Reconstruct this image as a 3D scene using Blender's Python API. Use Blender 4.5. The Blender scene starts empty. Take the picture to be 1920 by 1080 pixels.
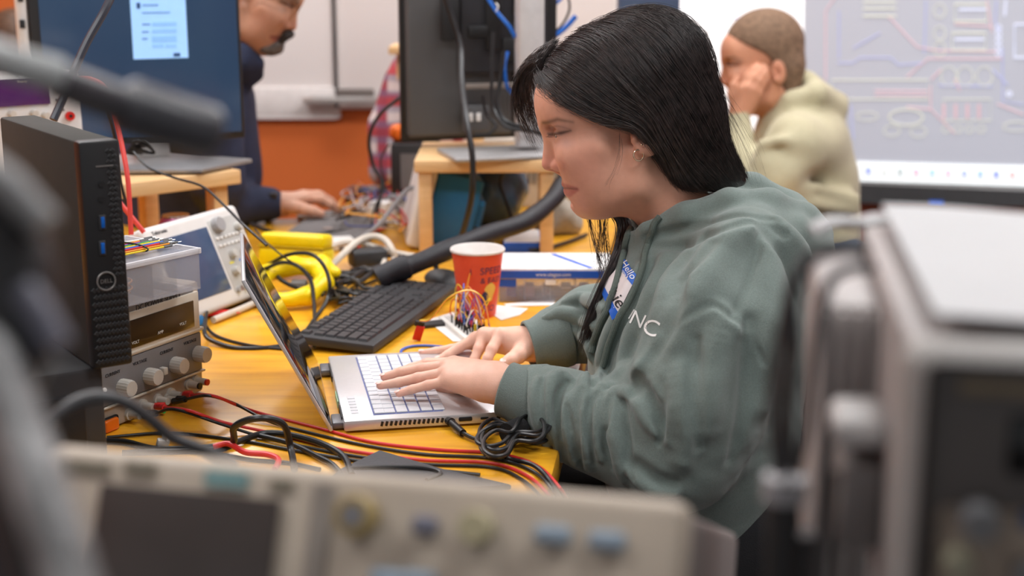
import bpy, bmesh, math, random
import numpy as np
from mathutils import Vector, Matrix, Euler
R_ = random.Random(7)
SC = bpy.context.scene
COL = SC.collection
# ---------------------------------------------------------------- camera
CAMZ = 1.37; PITCH = math.radians(13.3); FPX = 50.0/36.0*1920
cam_d = bpy.data.cameras.new('camera'); cam = bpy.data.objects.new('camera', cam_d); COL.objects.link(cam)
cam_d.lens = 50; cam_d.sensor_width = 36
cam.location = (0, 0, CAMZ); cam.rotation_euler = (math.radians(90)-PITCH, 0, 0)
cam_d.clip_start = 0.02; cam_d.clip_end = 60
cam_d.dof.use_dof = True; cam_d.dof.focus_distance = 1.90; cam_d.dof.aperture_fstop = 3.4
SC.camera = cam
SC.view_settings.view_transform = 'Standard'; SC.view_settings.look = 'None'
SC.view_settings.gamma = 1; SC.view_settings.use_curve_mapping = False
SC.view_settings.exposure = -0.18
# ---------------------------------------------------------------- world + lights
W = bpy.data.worlds.new('world'); SC.world = W; W.use_nodes = True
W.node_tree.nodes['Background'].inputs[0].default_value = (0.94, 0.96, 1.0, 1)
W.node_tree.nodes['Background'].inputs[1].default_value = 0.5
def area(loc, sx, sy, power, col=(.97, .985, 1.0), rot=(0, 0, 0)):
    l = bpy.data.lights.new('ceiling_lamp', 'AREA'); l.shape = 'RECTANGLE'; l.size = sx; l.size_y = sy
    l.energy = power; l.color = col
    o = bpy.data.objects.new('ceiling_lamp', l); o.location = loc; o.rotation_euler = rot; COL.objects.link(o); return o
LIGHTS = [(-1.3, 0.7), (0.9, 0.7), (-1.3, 2.6), (0.9, 2.6), (-1.3, 4.2), (0.9, 4.2), (2.6, 2.6)]
for lx, ly in LIGHTS:
    area((lx, ly, 2.70), 1.15, .55, 20 if ly < 1 else 32 if ly < 4 else 22)

# ---------------------------------------------------------------- pixel -> world helpers (used to measure positions)
cp, sp = math.cos(PITCH), math.sin(PITCH)
def ray(px, py):
    u = (px-960)/FPX; v = (py-540)/FPX
    return np.array([u, cp - v*sp, -sp - v*cp])
CAM0 = np.array([0, 0, CAMZ])
def P(px, py, D): return CAM0 + D*ray(px, py)
def at(px, py, Y):
    r = ray(px, py); return CAM0 + r*(Y/r[1])
def onz(px, py, z=0.75):
    r = ray(px, py); return CAM0 + r*((z-CAMZ)/r[2])
def proj(p):
    p = np.asarray(p, float) - CAM0
    d = p[..., 1]*cp - p[..., 2]*sp; up = p[..., 1]*sp + p[..., 2]*cp
    return 960 + FPX*p[..., 0]/d, 540 - FPX*up/d
TZ = 0.75

# ---------------------------------------------------------------- materials
MATS = {}
def mat(name, col, rough=.5, metal=0, noise=.06, nscale=40, bump=0, bscale=200, emit=0, ecol=None, trans=0, alpha=1, sss=0, coat=0, spec=.5, ior=1.45, attr=None, sheen=0):
    if name in MATS: return MATS[name]
    m = bpy.data.materials.new(name); m.use_nodes = True; nt = m.node_tree; N = nt.nodes; L = nt.links
    b = N['Principled BSDF']
    tc = N.new('ShaderNodeTexCoord'); src = tc.outputs['Object']
    if len(col) == 3: col = (*col, 1)
    nz = N.new('ShaderNodeTexNoise'); nz.inputs['Scale'].default_value = nscale; nz.inputs['Detail'].default_value = 4
    L.new(src, nz.inputs['Vector'])
    mp = N.new('ShaderNodeMapRange'); mp.inputs['To Min'].default_value = 1-noise; mp.inputs['To Max'].default_value = 1+noise
    mp.inputs['From Min'].default_value = .3; mp.inputs['From Max'].default_value = .7
    L.new(nz.outputs['Fac'], mp.inputs['Value'])
    mx = N.new('ShaderNodeVectorMath'); mx.operation = 'MULTIPLY'
    if attr:
        a = N.new('ShaderNodeAttribute'); a.attribute_name = attr; L.new(a.outputs['Color'], mx.inputs[0])
    else:
        mx.inputs[0].default_value = col[:3]
    L.new(mp.outputs[0], mx.inputs[1]); L.new(mx.outputs[0], b.inputs['Base Color'])
    b.inputs['Roughness'].default_value = rough; b.inputs['Metallic'].default_value = metal
    b.inputs['Specular IOR Level'].default_value = spec; b.inputs['IOR'].default_value = ior
    if sss:
        b.inputs['Subsurface Weight'].default_value = sss; b.inputs['Subsurface Radius'].default_value = (1, .35, .2)
        b.inputs['Subsurface Scale'].default_value = .008
    if coat: b.inputs['Coat Weight'].default_value = coat; b.inputs['Coat Roughness'].default_value = .15
    if sheen: b.inputs['Sheen Weight'].default_value = sheen; b.inputs['Sheen Roughness'].default_value = .5
    if trans: b.inputs['Transmission Weight'].default_value = trans
    if alpha < 1: b.inputs['Alpha'].default_value = alpha
    if bump:
        n2 = N.new('ShaderNodeTexNoise'); n2.inputs['Scale'].default_value = bscale; n2.inputs['Detail'].default_value = 3
        L.new(src, n2.inputs['Vector'])
        bp = N.new('ShaderNodeBump'); bp.inputs['Strength'].default_value = bump; bp.inputs['Distance'].default_value = .002
        L.new(n2.outputs['Fac'], bp.inputs['Height']); L.new(bp.outputs[0], b.inputs['Normal'])
    if emit:
        ec = ecol or col[:3]
        b.inputs['Emission Color'].default_value = (*ec[:3], 1); b.inputs['Emission Strength'].default_value = emit
    MATS[name] = m; return m
def wood(name, c1, c2, scale=6, rough=.35, stretch=(1, 12, 12), coat=.2):
    if name in MATS: return MATS[name]
    m = bpy.data.materials.new(name); m.use_nodes = True; nt = m.node_tree; N = nt.nodes; L = nt.links
    b = N['Principled BSDF']; tc = N.new('ShaderNodeTexCoord'); mp = N.new('ShaderNodeMapping')
    mp.inputs['Scale'].default_value = stretch; L.new(tc.outputs['Object'], mp.inputs[0])
    n = N.new('ShaderNodeTexNoise'); n.inputs['Scale'].default_value = scale; n.inputs['Detail'].default_value = 6; n.inputs['Distortion'].default_value = .6
    L.new(mp.outputs[0], n.inputs['Vector'])
    r = N.new('ShaderNodeValToRGB'); r.color_ramp.elements[0].position = .3; r.color_ramp.elements[1].position = .7
    r.color_ramp.elements[0].color = (*c1, 1); r.color_ramp.elements[1].color = (*c2, 1)
    L.new(n.outputs['Fac'], r.inputs[0]); L.new(r.outputs[0], b.inputs['Base Color'])
    b.inputs['Roughness'].default_value = rough; b.inputs['Coat Weight'].default_value = coat; b.inputs['Coat Roughness'].default_value = .25
    MATS[name] = m; return m

# ---------------------------------------------------------------- object helpers
def tag(o, label=None, cat=None, group=None, kind=None):
    if label: o['label'] = label
    if cat: o['category'] = cat
    if group: o['group'] = group
    if kind: o['kind'] = kind
    return o
def thing(name, label, cat, loc=(0, 0, 0), rotz=0, group=None, rot=None):
    o = bpy.data.objects.new(name, None); COL.objects.link(o); o.empty_display_size = .02
    o.location = tuple(float(v) for v in loc); o.rotation_euler = rot if rot else (0, 0, rotz)
    tag(o, label, cat, group)
    return o
def tmat(o):
    m = Matrix.LocRotScale(o.location, o.rotation_euler, o.scale)
    if o.parent: m = tmat(o.parent) @ m
    return m
def link_mesh(me, name, parent=None):
    o = bpy.data.objects.new(name, me); COL.objects.link(o)
    if parent: o.parent = parent
    return o
def rotm(rx=0, ry=0, rz=0): return Euler((rx, ry, rz)).to_matrix().to_4x4()
def catmull(pts, n=8, closed=False):
    p = [np.asarray(q, float) for q in pts]
    if len(p) < 3: return p
    out = []
    m = len(p)
    rng = range(m if closed else m-1)
    for i in rng:
        if closed: a, b, c, d = p[(i-1) % m], p[i], p[(i+1) % m], p[(i+2) % m]
        else:
            a = p[i-1] if i > 0 else 2*p[0]-p[1]; b = p[i]; c = p[i+1]; d = p[i+2] if i+2 < m else 2*p[-1]-p[-2]
        for k in range(n):
            t = k/n
            out.append(.5*((2*b)+(-a+c)*t+(2*a-5*b+4*c-d)*t*t+(-a+3*b-3*c+d)*t**3))
    if not closed: out.append(p[-1])
    return out
class MB:
    def __init__(s, M=None): s.v = []; s.f = []; s.mi = []; s.ms = []; s.cur = 0; s.M = M
    def m(s, material):
        if material not in s.ms: s.ms.append(material)
        s.cur = s.ms.index(material); return s
    def add(s, vs, fs, M=None):
        o = len(s.v)
        if M is not None: vs = [M @ Vector(tuple(map(float, v))) for v in vs]
        if s.M is not None: vs = [s.M @ Vector(tuple(map(float, v))) for v in vs]
        s.v += [tuple(float(c) for c in v) for v in vs]
        for f in fs: s.f.append([i+o for i in f]); s.mi.append(s.cur)
        return s
    def bm(s, b, M=None):
        b.verts.ensure_lookup_table(); b.verts.index_update()
        s.add([v.co[:] for v in b.verts], [[v.index for v in f.verts] for f in b.faces], M); b.free(); return s
    def box(s, c, size, bev=0, M=None, seg=2, rot=None):
        T = Matrix.Translation(Vector(tuple(map(float, c))))
        if rot is not None: T = T @ rotm(*rot)
        if M is not None: T = M @ T
        b = bmesh.new(); bmesh.ops.create_cube(b, size=1)
        for v in b.verts: v.co = Vector((v.co.x*size[0], v.co.y*size[1], v.co.z*size[2]))
        if bev: bmesh.ops.bevel(b, geom=b.edges[:], offset=bev, segments=seg, affect='EDGES', profile=.5)
        return s.bm(b, T)
    def cyl(s, a, b, r, r2=None, n=20, cap=True):
        a = np.asarray(a, float); b = np.asarray(b, float); r2 = r if r2 is None else r2
        d = b-a; L = np.linalg.norm(d); d /= L
        u = np.cross(d, [0, 0, 1.]);
        if np.linalg.norm(u) < 1e-3: u = np.cross(d, [1., 0, 0])
        u /= np.linalg.norm(u); w = np.cross(d, u)
        vs = []
        for (c, rr) in ((a, r), (b, r2)):
            for i in range(n):
                t = 2*math.pi*i/n; vs.append(c+rr*(math.cos(t)*u+math.sin(t)*w))
        fs = [[i, n+i, n+(i+1) % n, (i+1) % n] for i in range(n)]
        if cap: fs += [list(range(n)), list(range(2*n-1, n-1, -1))]
        return s.add(vs, fs)
    def lathe(s, prof, c=(0, 0, 0), n=32, M=None, cap=True):
        vs = []; fs = []; m = len(prof)
        for (r, z) in prof:
            for i in range(n):
                t = 2*math.pi*i/n; vs.append((c[0]+r*math.cos(t), c[1]+r*math.sin(t), c[2]+z))
        for j in range(m-1):
            for i in range(n):
                fs.append([j*n+i, j*n+(i+1) % n, (j+1)*n+(i+1) % n, (j+1)*n+i])
        if cap: fs.append(list(range(n))[::-1]); fs.append([(m-1)*n+i for i in range(n)])
        return s.add(vs, fs, M)
    def tube(s, pts, r, n=8, smooth=6, closed=False, flat=None):
        pts = catmull(pts, smooth, closed) if smooth else [np.asarray(p, float) for p in pts]
        k = len(pts); rr = r if callable(r) else (lambda t: r)
        vs = []; up = None
        for i, p in enumerate(pts):
            if closed: d = pts[(i+1) % k]-pts[i-1]
            else: d = pts[min(i+1, k-1)]-pts[max(i-1, 0)]
            L = np.linalg.norm(d); d = d/L if L > 1e-9 else np.array([1., 0, 0])
            if up is None:
                up = np.array([0, 0, 1.]) if abs(d[2]) < .9 else np.array([1., 0, 0])
            u = up-d*np.dot(up, d); u /= (np.linalg.norm(u)+1e-12); up = u; w = np.cross(d, u)
            q = rr(i/(k-1))
            a1, b1 = (1, 1) if flat is None else flat
            for j in range(n):
                t = 2*math.pi*j/n; vs.append(p+q*(a1*math.cos(t)*u+b1*math.sin(t)*w))
        fs = []
        for i in range(k if closed else k-1):
            i2 = (i+1) % k
            for j in range(n): fs.append([i*n+j, i*n+(j+1) % n, i2*n+(j+1) % n, i2*n+j])
        if not closed: fs += [list(range(n))[::-1], [(k-1)*n+j for j in range(n)]]
        return s.add(vs, fs)
    def prism(s, poly, z0, z1, M=None, bev=0):
        n = len(poly); vs = [(x, y, z0) for x, y in poly]+[(x, y, z1) for x, y in poly]
        fs = [list(range(n))[::-1], list(range(n, 2*n))]+[[i, (i+1) % n, n+(i+1) % n, n+i] for i in range(n)]
        if bev:
            b = bmesh.new(); vv = [b.verts.new(v) for v in vs]
            for f in fs: b.faces.new([vv[i] for i in f])
            b.normal_update()
            ed = [e for e in b.edges if e.calc_face_angle(0) > .4]
            bmesh.ops.bevel(b, geom=ed, offset=bev, segments=2, affect='EDGES', profile=.5)
            return s.bm(b, M)
        return s.add(vs, fs, M)
    def sphere(s, c, r, M=None, u=16, v=10, sc=(1, 1, 1)):
        b = bmesh.new(); bmesh.ops.create_uvsphere(b, u_segments=u, v_segments=v, radius=r)
        for q in b.verts: q.co = Vector((q.co.x*sc[0]+c[0], q.co.y*sc[1]+c[1], q.co.z*sc[2]+c[2]))
        return s.bm(b, M)
    def text(s, txt, size, M, extrude=.0, align='CENTER', warp=None):
        cu = bpy.data.curves.new('t', 'FONT'); cu.body = txt; cu.size = size; cu.align_x = align; cu.align_y = 'CENTER'; cu.extrude = extrude
        cu.resolution_u = 3
        o = bpy.data.objects.new('t', cu); COL.objects.link(o)
        dg = bpy.context.evaluated_depsgraph_get(); dg.update(); me = bpy.data.meshes.new_from_object(o.evaluated_get(dg))
        vs = [v.co.copy() for v in me.vertices]; fs = [list(p.vertices) for p in me.polygons]
        bpy.data.objects.remove(o); bpy.data.curves.remove(cu); bpy.data.meshes.remove(me)
        if warp: vs = [warp(v) for v in vs]
        return s.add(vs, fs, M)
    def build(s, name, material=None, parent=None, world=False, angle=35, smooth=True):
        me = bpy.data.meshes.new(name)
        vs = s.v
        if world and parent is not None:
            inv = tmat(parent).inverted(); vs = [tuple(inv @ Vector(v)) for v in vs]
        me.from_pydata(vs, [], s.f); 
        if material is not None and not s.ms: me.materials.append(material)
        for q in s.ms: me.materials.append(q)
        if s.ms and len(s.ms) > 1: me.polygons.foreach_set('material_index', s.mi)
        b = bmesh.new(); b.from_mesh(me); bmesh.ops.recalc_face_normals(b, faces=b.faces[:]); b.to_mesh(me); b.free()
        if smooth:
            me.polygons.foreach_set('use_smooth', [True]*len(me.polygons)); me.set_sharp_from_angle(angle=math.radians(angle))
        me.update()
        return link_mesh(me, name, parent)
def copy_tree(o, parent=None):
    c = o.copy(); COL.objects.link(c)
    if parent: c.parent = parent
    for ch in list(o.children): copy_tree(ch, c)
    return c

# ---------------------------------------------------------------- implicit surfaces (for bodies and cloth)
def smin(a, b, k):
    h = np.maximum(k-np.abs(a-b), 0)/k
    return np.minimum(a, b)-h*h*k*.25
def smax(a, b, k): return -smin(-a, -b, k)
def seg(p, a, b, ra, rb):
    a = np.asarray(a, np.float32); b = np.asarray(b, np.float32); d = b-a
    t = np.clip(((p-a) @ d)/(d @ d), 0, 1)
    return np.linalg.norm(p-(a+t[:, None]*d), axis=1)-(ra+t*(rb-ra))
def pol(p, pts, rs, k=0):
    if not hasattr(rs, '__len__'): rs = [rs]*len(pts)
    d = None
    for i in range(len(pts)-1):
        e = seg(p, pts[i], pts[i+1], rs[i], rs[i+1])
        d = e if d is None else (smin(d, e, k) if k else np.minimum(d, e))
    return d
def ell(p, c, r, Rm=None):
    q = p-np.asarray(c, np.float32)
    if Rm is not None: q = q @ np.asarray(Rm, np.float32)
    r = np.asarray(r, np.float32)
    k0 = np.linalg.norm(q/r, axis=1); k1 = np.linalg.norm(q/(r*r), axis=1)+1e-9
    return k0*(k0-1)/k1
def sdf_arrays(f, lo, hi, vox):
    lo = np.asarray(lo, np.float32); hi = np.asarray(hi, np.float32); B = 8
    nb = np.ceil((hi-lo)/(vox*B)).astype(int); n = nb*B+1
    V = np.empty(n, np.float32)
    bc = np.stack(np.meshgrid(*[np.arange(k) for k in nb], indexing='ij'), -1).reshape(-1, 3)
    cen = lo+(bc+.5)*(B*vox)
    dc = f(cen.astype(np.float32))
    V[:] = 1
    near = np.abs(dc) < B*vox*.87*1.45+.004
    off = np.stack(np.meshgrid(*[np.arange(B+1)]*3, indexing='ij'), -1).reshape(-1, 3)
    for b, d in zip(bc[~near], dc[~near]):
        if d < 0: V[b[0]*B:b[0]*B+B+1, b[1]*B:b[1]*B+B+1, b[2]*B:b[2]*B+B+1] = -1
    nbk = bc[near]
    for s0 in range(0, len(nbk), 400):
        bb = nbk[s0:s0+400]
        idx = (bb[:, None, :]*B+off[None]).reshape(-1, 3)
        V[idx[:, 0], idx[:, 1], idx[:, 2]] = f((lo+idx*vox).astype(np.float32))
    S = V < 0
    c = np.zeros(n-1, np.int8)
    for i in (0, 1):
        for j in (0, 1):
            for k in (0, 1): c += S[i:n[0]-1+i, j:n[1]-1+j, k:n[2]-1+k]
    act = np.argwhere((c > 0) & (c < 8))
    acc = np.zeros((len(act), 3)); cnt = np.zeros(len(act))
    cor = [(i, j, k) for i in (0, 1) for j in (0, 1) for k in (0, 1)]
    for a in cor:
        for ax in range(3):
            if a[ax] == 0:
                b = list(a); b[ax] = 1
                A = act+a; Bq = act+b
                v0 = V[A[:, 0], A[:, 1], A[:, 2]]; v1 = V[Bq[:, 0], Bq[:, 1], Bq[:, 2]]
                m = (v0 < 0) != (v1 < 0)
                t = np.where(m, v0/np.where(m, v0-v1, 1), 0)
                q = np.tile(np.array(a, float), (len(act), 1)); q[:, ax] = t
                acc[m] += q[m]; cnt[m] += 1
    verts = lo+(act+acc/cnt[:, None])*vox
    vid = np.full(n-1, -1, np.int32); vid[act[:, 0], act[:, 1], act[:, 2]] = np.arange(len(act))
    quads = []
    for ax in range(3):
        sl0 = [slice(None)]*3; sl1 = [slice(None)]*3; sl0[ax] = slice(0, -1); sl1[ax] = slice(1, None)
        df = S[tuple(sl0)] != S[tuple(sl1)]
        e = np.argwhere(df); u, w = [(1, 2), (2, 0), (0, 1)][ax]
        e = e[(e[:, u] > 0) & (e[:, w] > 0) & (e[:, u] < n[u]-1) & (e[:, w] < n[w]-1)]
        s0 = S[e[:, 0], e[:, 1], e[:, 2]]
        def g(du, dw):
            q = e.copy(); q[:, u] -= du; q[:, w] -= dw; return vid[q[:, 0], q[:, 1], q[:, 2]]
        Q = np.stack([g(1, 1), g(0, 1), g(0, 0), g(1, 0)], 1)
        Q[~s0] = Q[~s0][:, ::-1]
        quads.append(Q)
    return largest(verts, np.concatenate(quads))
def largest(v, q):
    lab = np.arange(len(v))
    while True:
        m = lab[q].min(1); new = lab.copy(); np.minimum.at(new, q.ravel(), np.repeat(m, q.shape[1])); new = new[new]
        if (new == lab).all(): break
        lab = new
    k = np.bincount(lab[q[:, 0]]).argmax(); q = q[lab[q[:, 0]] == k]
    u, inv_ = np.unique(q, return_inverse=True); return v[u], inv_.reshape(q.shape)
def np_mesh(name, verts, quads, material, parent=None, smooth=True, col=None, world=True):
    me = bpy.data.meshes.new(name)
    verts = np.asarray(verts, np.float64)
    if parent is not None and world:
        inv = np.array(tmat(parent).inverted()); verts = verts @ inv[:3, :3].T+inv[:3, 3]
    k = quads.shape[1]
    me.vertices.add(len(verts)); me.vertices.foreach_set('co', verts.astype(np.float32).ravel())
    me.loops.add(len(quads)*k); me.loops.foreach_set('vertex_index', quads.astype(np.int32).ravel())
    me.polygons.add(len(quads)); me.polygons.foreach_set('loop_start', np.arange(len(quads), dtype=np.int32)*k)
    me.update(calc_edges=True); me.validate()
    me.polygons.foreach_set('use_smooth', [smooth]*len(me.polygons))
    if col is not None:
        a = me.color_attributes.new('Col', 'FLOAT_COLOR', 'POINT')
        c4 = np.concatenate([col, np.ones((len(col), 1))], 1).astype(np.float32); a.data.foreach_set('color', c4.ravel())
    for q in (material if isinstance(material, list) else [material]): me.materials.append(q)
    return link_mesh(me, name, parent)
def relax(verts, quads, it=1, lam=.5):
    E = np.concatenate([quads[:, [0, 1]], quads[:, [1, 2]], quads[:, [2, 3]], quads[:, [3, 0]]])
    deg = np.bincount(E[:, 0], minlength=len(verts))+np.bincount(E[:, 1], minlength=len(verts))
    for _ in range(it):
        s = np.zeros_like(verts)
        for ax in range(3):
            s[:, ax] = np.bincount(E[:, 0], verts[E[:, 1], ax], len(verts))+np.bincount(E[:, 1], verts[E[:, 0], ax], len(verts))
        verts = verts+lam*(s/np.maximum(deg, 1)[:, None]-verts)
    return verts
def march(f, px, py, t0=.5, t1=3.0, org=None):
    """nearest surface point seen through given picture points"""
    px = np.atleast_1d(np.asarray(px, float)); py = np.atleast_1d(np.asarray(py, float))
    r = np.stack([(px-960)/FPX, cp-(py-540)/FPX*sp, -sp-(py-540)/FPX*cp], 1); r /= np.linalg.norm(r, axis=1)[:, None]
    t = np.full(len(px), t0)
    for _ in range(60):
        d = f((CAM0+r*t[:, None]).astype(np.float32)); t = t+np.clip(d*.8, -.05, .3)
    return CAM0+r*t[:, None], (t < t1), r
# ================================================================ ROOM
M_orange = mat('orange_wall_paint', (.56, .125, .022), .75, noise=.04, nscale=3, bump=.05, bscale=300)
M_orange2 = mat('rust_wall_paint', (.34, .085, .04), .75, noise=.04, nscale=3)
M_ceil = mat('ceiling_tile', (.8, .78, .75), .9, noise=.03, nscale=60)
M_floor = mat('grey_carpet', (.14, .13, .13), .95, noise=.25, nscale=300)
M_wb = mat('whiteboard_enamel', (.76, .71, .69), .25, noise=.015, nscale=2)
M_alu = mat('brushed_aluminium', (.6, .59, .57), .35, metal=.7, noise=.04)
def struct(mb, name, m=None):
    o = mb.build(name, m); o['kind'] = 'structure'; return o
RA = np.array([1.145, 4.72]); RD = np.array([.914, -.406]); RN = np.array([-.406, -.914])
YB = 5.05
tc_ = (YB-RA[1])/RD[1]; XC = RA[0]+tc_*RD[0]
struct(MB().box((0, 2.0, -.01), (9, 9, .02)), 'floor', M_floor)
struct(MB().box((0, 2.0, 2.83), (9, 9, .02)), 'ceiling', M_ceil)
struct(MB().box(((-3.2+XC)/2, YB+.05, 1.41), (XC+3.2+.1, .1, 2.82)), 'wall_back', M_orange)
wr = RA+RD*3.2; c0 = RA+RD*tc_
mid = (c0+wr)/2; Lw = np.linalg.norm(wr-c0); angR = math.atan2(RD[1], RD[0])
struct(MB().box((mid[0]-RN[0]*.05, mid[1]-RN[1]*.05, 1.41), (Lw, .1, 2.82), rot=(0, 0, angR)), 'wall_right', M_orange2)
struct(MB().box((-3.2, 2.3, 1.41), (.1, 5.6, 2.82)), 'wall_left', M_orange)
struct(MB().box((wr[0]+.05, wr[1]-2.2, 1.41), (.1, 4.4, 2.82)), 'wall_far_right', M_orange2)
struct(MB().box(((XC-3.2)/2, YB-.008, .05), (XC+3.2, .016, .1), .003), 'baseboard_back', mat('dark_baseboard', (.05, .045, .04), .6))
M_lamp = mat('lamp_diffuser', (1, 1, 1), .5, emit=5, ecol=(.97, .98, 1))
t0 = None
for i, (lx, ly) in enumerate(LIGHTS):
    if t0 is None:
        t0 = thing('ceiling_light', 'recessed rectangular ceiling light above the room', 'light', (lx, ly, 2.79), group='ceiling lights')
        fb = MB()
        for sx in (-1, 1): fb.box((sx*.61, 0, 0), (.02, .64, .05), .004)
        for sy in (-1, 1): fb.box((0, sy*.31, 0), (1.24, .02, .05), .004)
        fb.build('frame', M_alu, t0)
        MB().box((0, 0, .005), (1.2, .6, .01)).build('diffuser', M_lamp, t0)
    else: c = copy_tree(t0); c.location = (lx, ly, 2.79)
# whiteboards
def board(px0, px1, py, name, label, thk=.03, top=2.25):
    a = at(px0, py, YB-.03); b = at(px1, py, YB-.03)
    z0 = a[2]; cx = (a[0]+b[0])/2; w = b[0]-a[0]
    t = thing(name, label, 'whiteboard', (cx, YB-.002, z0))
    MB().box((0, -.012, (top-z0)/2), (w-.01, .02, top-z0-.01), .002).build('board_surface', M_wb, t)
    f = MB()
    for sx in (-1, 1): f.box((sx*w/2, -.015, (top-z0)/2), (.022, .03, top-z0), .003)
    f.box((0, -.015, 0.012), (w, .03, .03), .003); f.box((0, -.015, top-z0), (w, .03, .022), .003)
    f.build('frame', M_wb, t)
    return t, w
b1, w1 = board(170, 632, 222, 'whiteboard', 'white marker board with a deep lower rail, left of the eraser')
b2, w2 = board(631, 1228, 203, 'whiteboard', 'higher white marker board behind the plaid shirt and the eraser')
MB().box((0, -.022, .06), (w1*.99, .02, .10), .004).build('lower_rail', mat('rail_white', (.64, .60, .58), .4), b1)
tr = MB().box((0, 0, 0), (.26, .06, .008), .002).box((0, -.03, .008), (.26, .004, .02), .001)
q = at(640, 190, YB-.07); tt = thing('marker_tray', 'grey marker tray on the whiteboard holding an eraser', 'tray', q); tr.build('tray', M_alu, tt)
er = MB().box((q[0]+.05, q[1]-.005, q[2]+.025), (.13, .045, .035), .006); tag(er.build('board_eraser', mat('felt_dark', (.12, .10, .09), .9)), 'dark felt eraser resting on the marker tray', 'eraser')
for k in range(2):
    mk = MB().cyl((q[0]-.11+k*.045, q[1]-.008, q[2]+.012), (q[0]-.06+k*.03, q[1]-.012, q[2]+.012), .008)
    tag(mk.build('marker_pen', mat('marker_grey', (.16, .15, .15), .5)), 'dark marker pen lying on the tray left of the eraser', 'marker', 'markers on the tray')
# projected display on the right wall
def onwall(px, py, off=.0):
    r = ray(px, py); n = np.array([RN[0], RN[1], 0]); p0 = np.array([RA[0], RA[1], 0])+n*off
    t = ((p0-CAM0) @ n)/(r @ n); return CAM0+t*r
WT = thing('projection_screen', 'large wall screen showing a faint circuit board layout and a bright document', 'screen', (1.5, 4.5, .62))
M_scr = mat('screen_grey_glow', (.30, .30, .32), .6, emit=.36, ecol=(.76, .79, .95), noise=.02, nscale=2)
M_scw = mat('screen_white_glow', (.8, .8, .8), .6, emit=.8, ecol=(.93, .96, 1.0))
def wpoly(mb, pts, off, thick=.004):
    f = [onwall(x, y, off+thick) for x, y in pts]; b = [onwall(x, y, off) for x, y in pts]; n = len(pts)
    mb.add(f+b, [list(range(n)), list(range(2*n-1, n-1, -1))]+[[i, n+i, n+(i+1) % n, (i+1) % n] for i in range(n)])
TOPY = -420
mb = MB(); wpoly(mb, [(1230, 310), (1990, 385), (1990, TOPY), (1230, TOPY)], .012, .01); mb.build('panel', mat('screen_casing', (.5, .5, .5), .6), WT, world=True)
mb = MB(); wpoly(mb, [(1508, 297), (1985, 345), (1985, TOPY+5), (1512, TOPY+5)], .022); mb.build('layout_view', M_scr, WT, world=True)
mb = MB(); wpoly(mb, [(1240, 290), (1506, 297), (1510, TOPY+5), (1240, TOPY+5)], .022); mb.build('document_view', M_scw, WT, world=True)
mb = MB(); wpoly(mb, [(1560, 301), (1985, 312), (1985, 352), (1560, 338)], .026); mb.build('taskbar', mat('taskbar_glow', (.8, .85, .85), .6, emit=.62, ecol=(.92, .97, 1)), WT, world=True)
mb = MB(); wpoly(mb, [(1560, 343), (1985, 361), (1985, 389), (1560, 380)], .022, .03); mb.build('lower_bezel', mat('charcoal_bezel', (.045, .045, .047), .5), WT, world=True)
mb = MB(); wpoly(mb, [(1742, 375), (1769, 376), (1769, 388), (1742, 387)], .053); mb.build('blue_badge', mat('badge_blue', (.03, .12, .55), .5, emit=.15), WT, world=True)
def wline(mb, pts, w, off=.0275, closed=False):
    P3 = [onwall(x, y, off) for x, y in pts]
    mb.tube(P3, w*.00085, 4, 0, closed, flat=None)
cl = {'red': (.72, .50, .54), 'yel': (.68, .68, .58), 'blu': (.46, .48, .76), 'wht': (.75, .78, .95)}
lm = {k: mat('trace_'+k, tuple(.5*x for x in v), .6, emit=.72 if k != 'wht' else .8, ecol=v) for k, v in cl.items()}
mb = MB().m(lm['red'])
for pts in ([(1548, 150), (1548, 20), (1570, -10)], [(1665, 30), (1720, 88), (1760, 95), (1870, 97)], [(1700, 145), (1740, 110), (1880, 110)], [(1790, 45), (1860, 50)], [(1640, 170), (1740, 171)], [(1640, 178), (1740, 179)], [(1745, 150), (1765, 130)], [(1745, 160), (1745, 205), (1790, 250)], [(1700, 200), (1745, 205)], [(1850, 0), (1860, 60)], [(1790, 148), (1800, 170)], [(1870, 195), (1920, 215)]): wline(mb, pts, 3.2)
for k in range(4): wline(mb, [(1770+k*22, 195), (1770+k*22, 222)], 6)
mb.m(lm['yel'])
def ring(cx, cy, rx, ry, w=2.4, n=16): wline(mb, [(cx+rx*math.cos(2*math.pi*i/n), cy+ry*math.sin(2*math.pi*i/n)) for i in range(n)], w, closed=True)
for cx, cy in ((1779, 143), (1810, 143), (1846, 143)): ring(cx, cy, 15, 18)
for cx, cy in ((1762, 20), (1762, 62), (1762, 92)): ring(cx, cy, 11, 13)
def rect(x0, y0, x1, y1, w=2.4): wline(mb, [(x0, y0), (x1, y0), (x1, y1), (x0, y1)], w, closed=True)
rect(1560, 150, 1740, 186, 3); rect(1790, 8, 1850, 40, 4); rect(1785, 62, 1848, 94, 4); rect(1768, 186, 1858, 226)
ring(1626, 218, 20, 8); ring(1699, 220, 32, 15, 4); ring(1672, 245, 15, 10); ring(1722, 247, 15, 10); ring(1905, 237, 24, 9)
for k in range(4): ring(1774+k*22, 242, 7, 7)
for y in (4, 16, 30): wline(mb, [(1618, y), (1680, y)], 4)
mb.m(lm['blu'])
for pts in ([(1570, 118), (1600, 118), (1612, 108), (1670, 108), (1685, 122), (1730, 118)], [(1573, 110), (1573, 20)], [(1733, 100), (1736, 0)], [(1600, 90), (1650, 62)], [(1880, 90), (1880, 190), (1920, 196)], [(1868, 0), (1866, 40), (1874, 60)], [(1350, 33), (1486, 35)], [(1440, 44), (1480, 60), (1500, 90)], [(1595, 196), (1600, 260)], [(1760, 160), (1860, 162)], [(1860, 130), (1890, 160)]): wline(mb, pts, 2.6)
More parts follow.
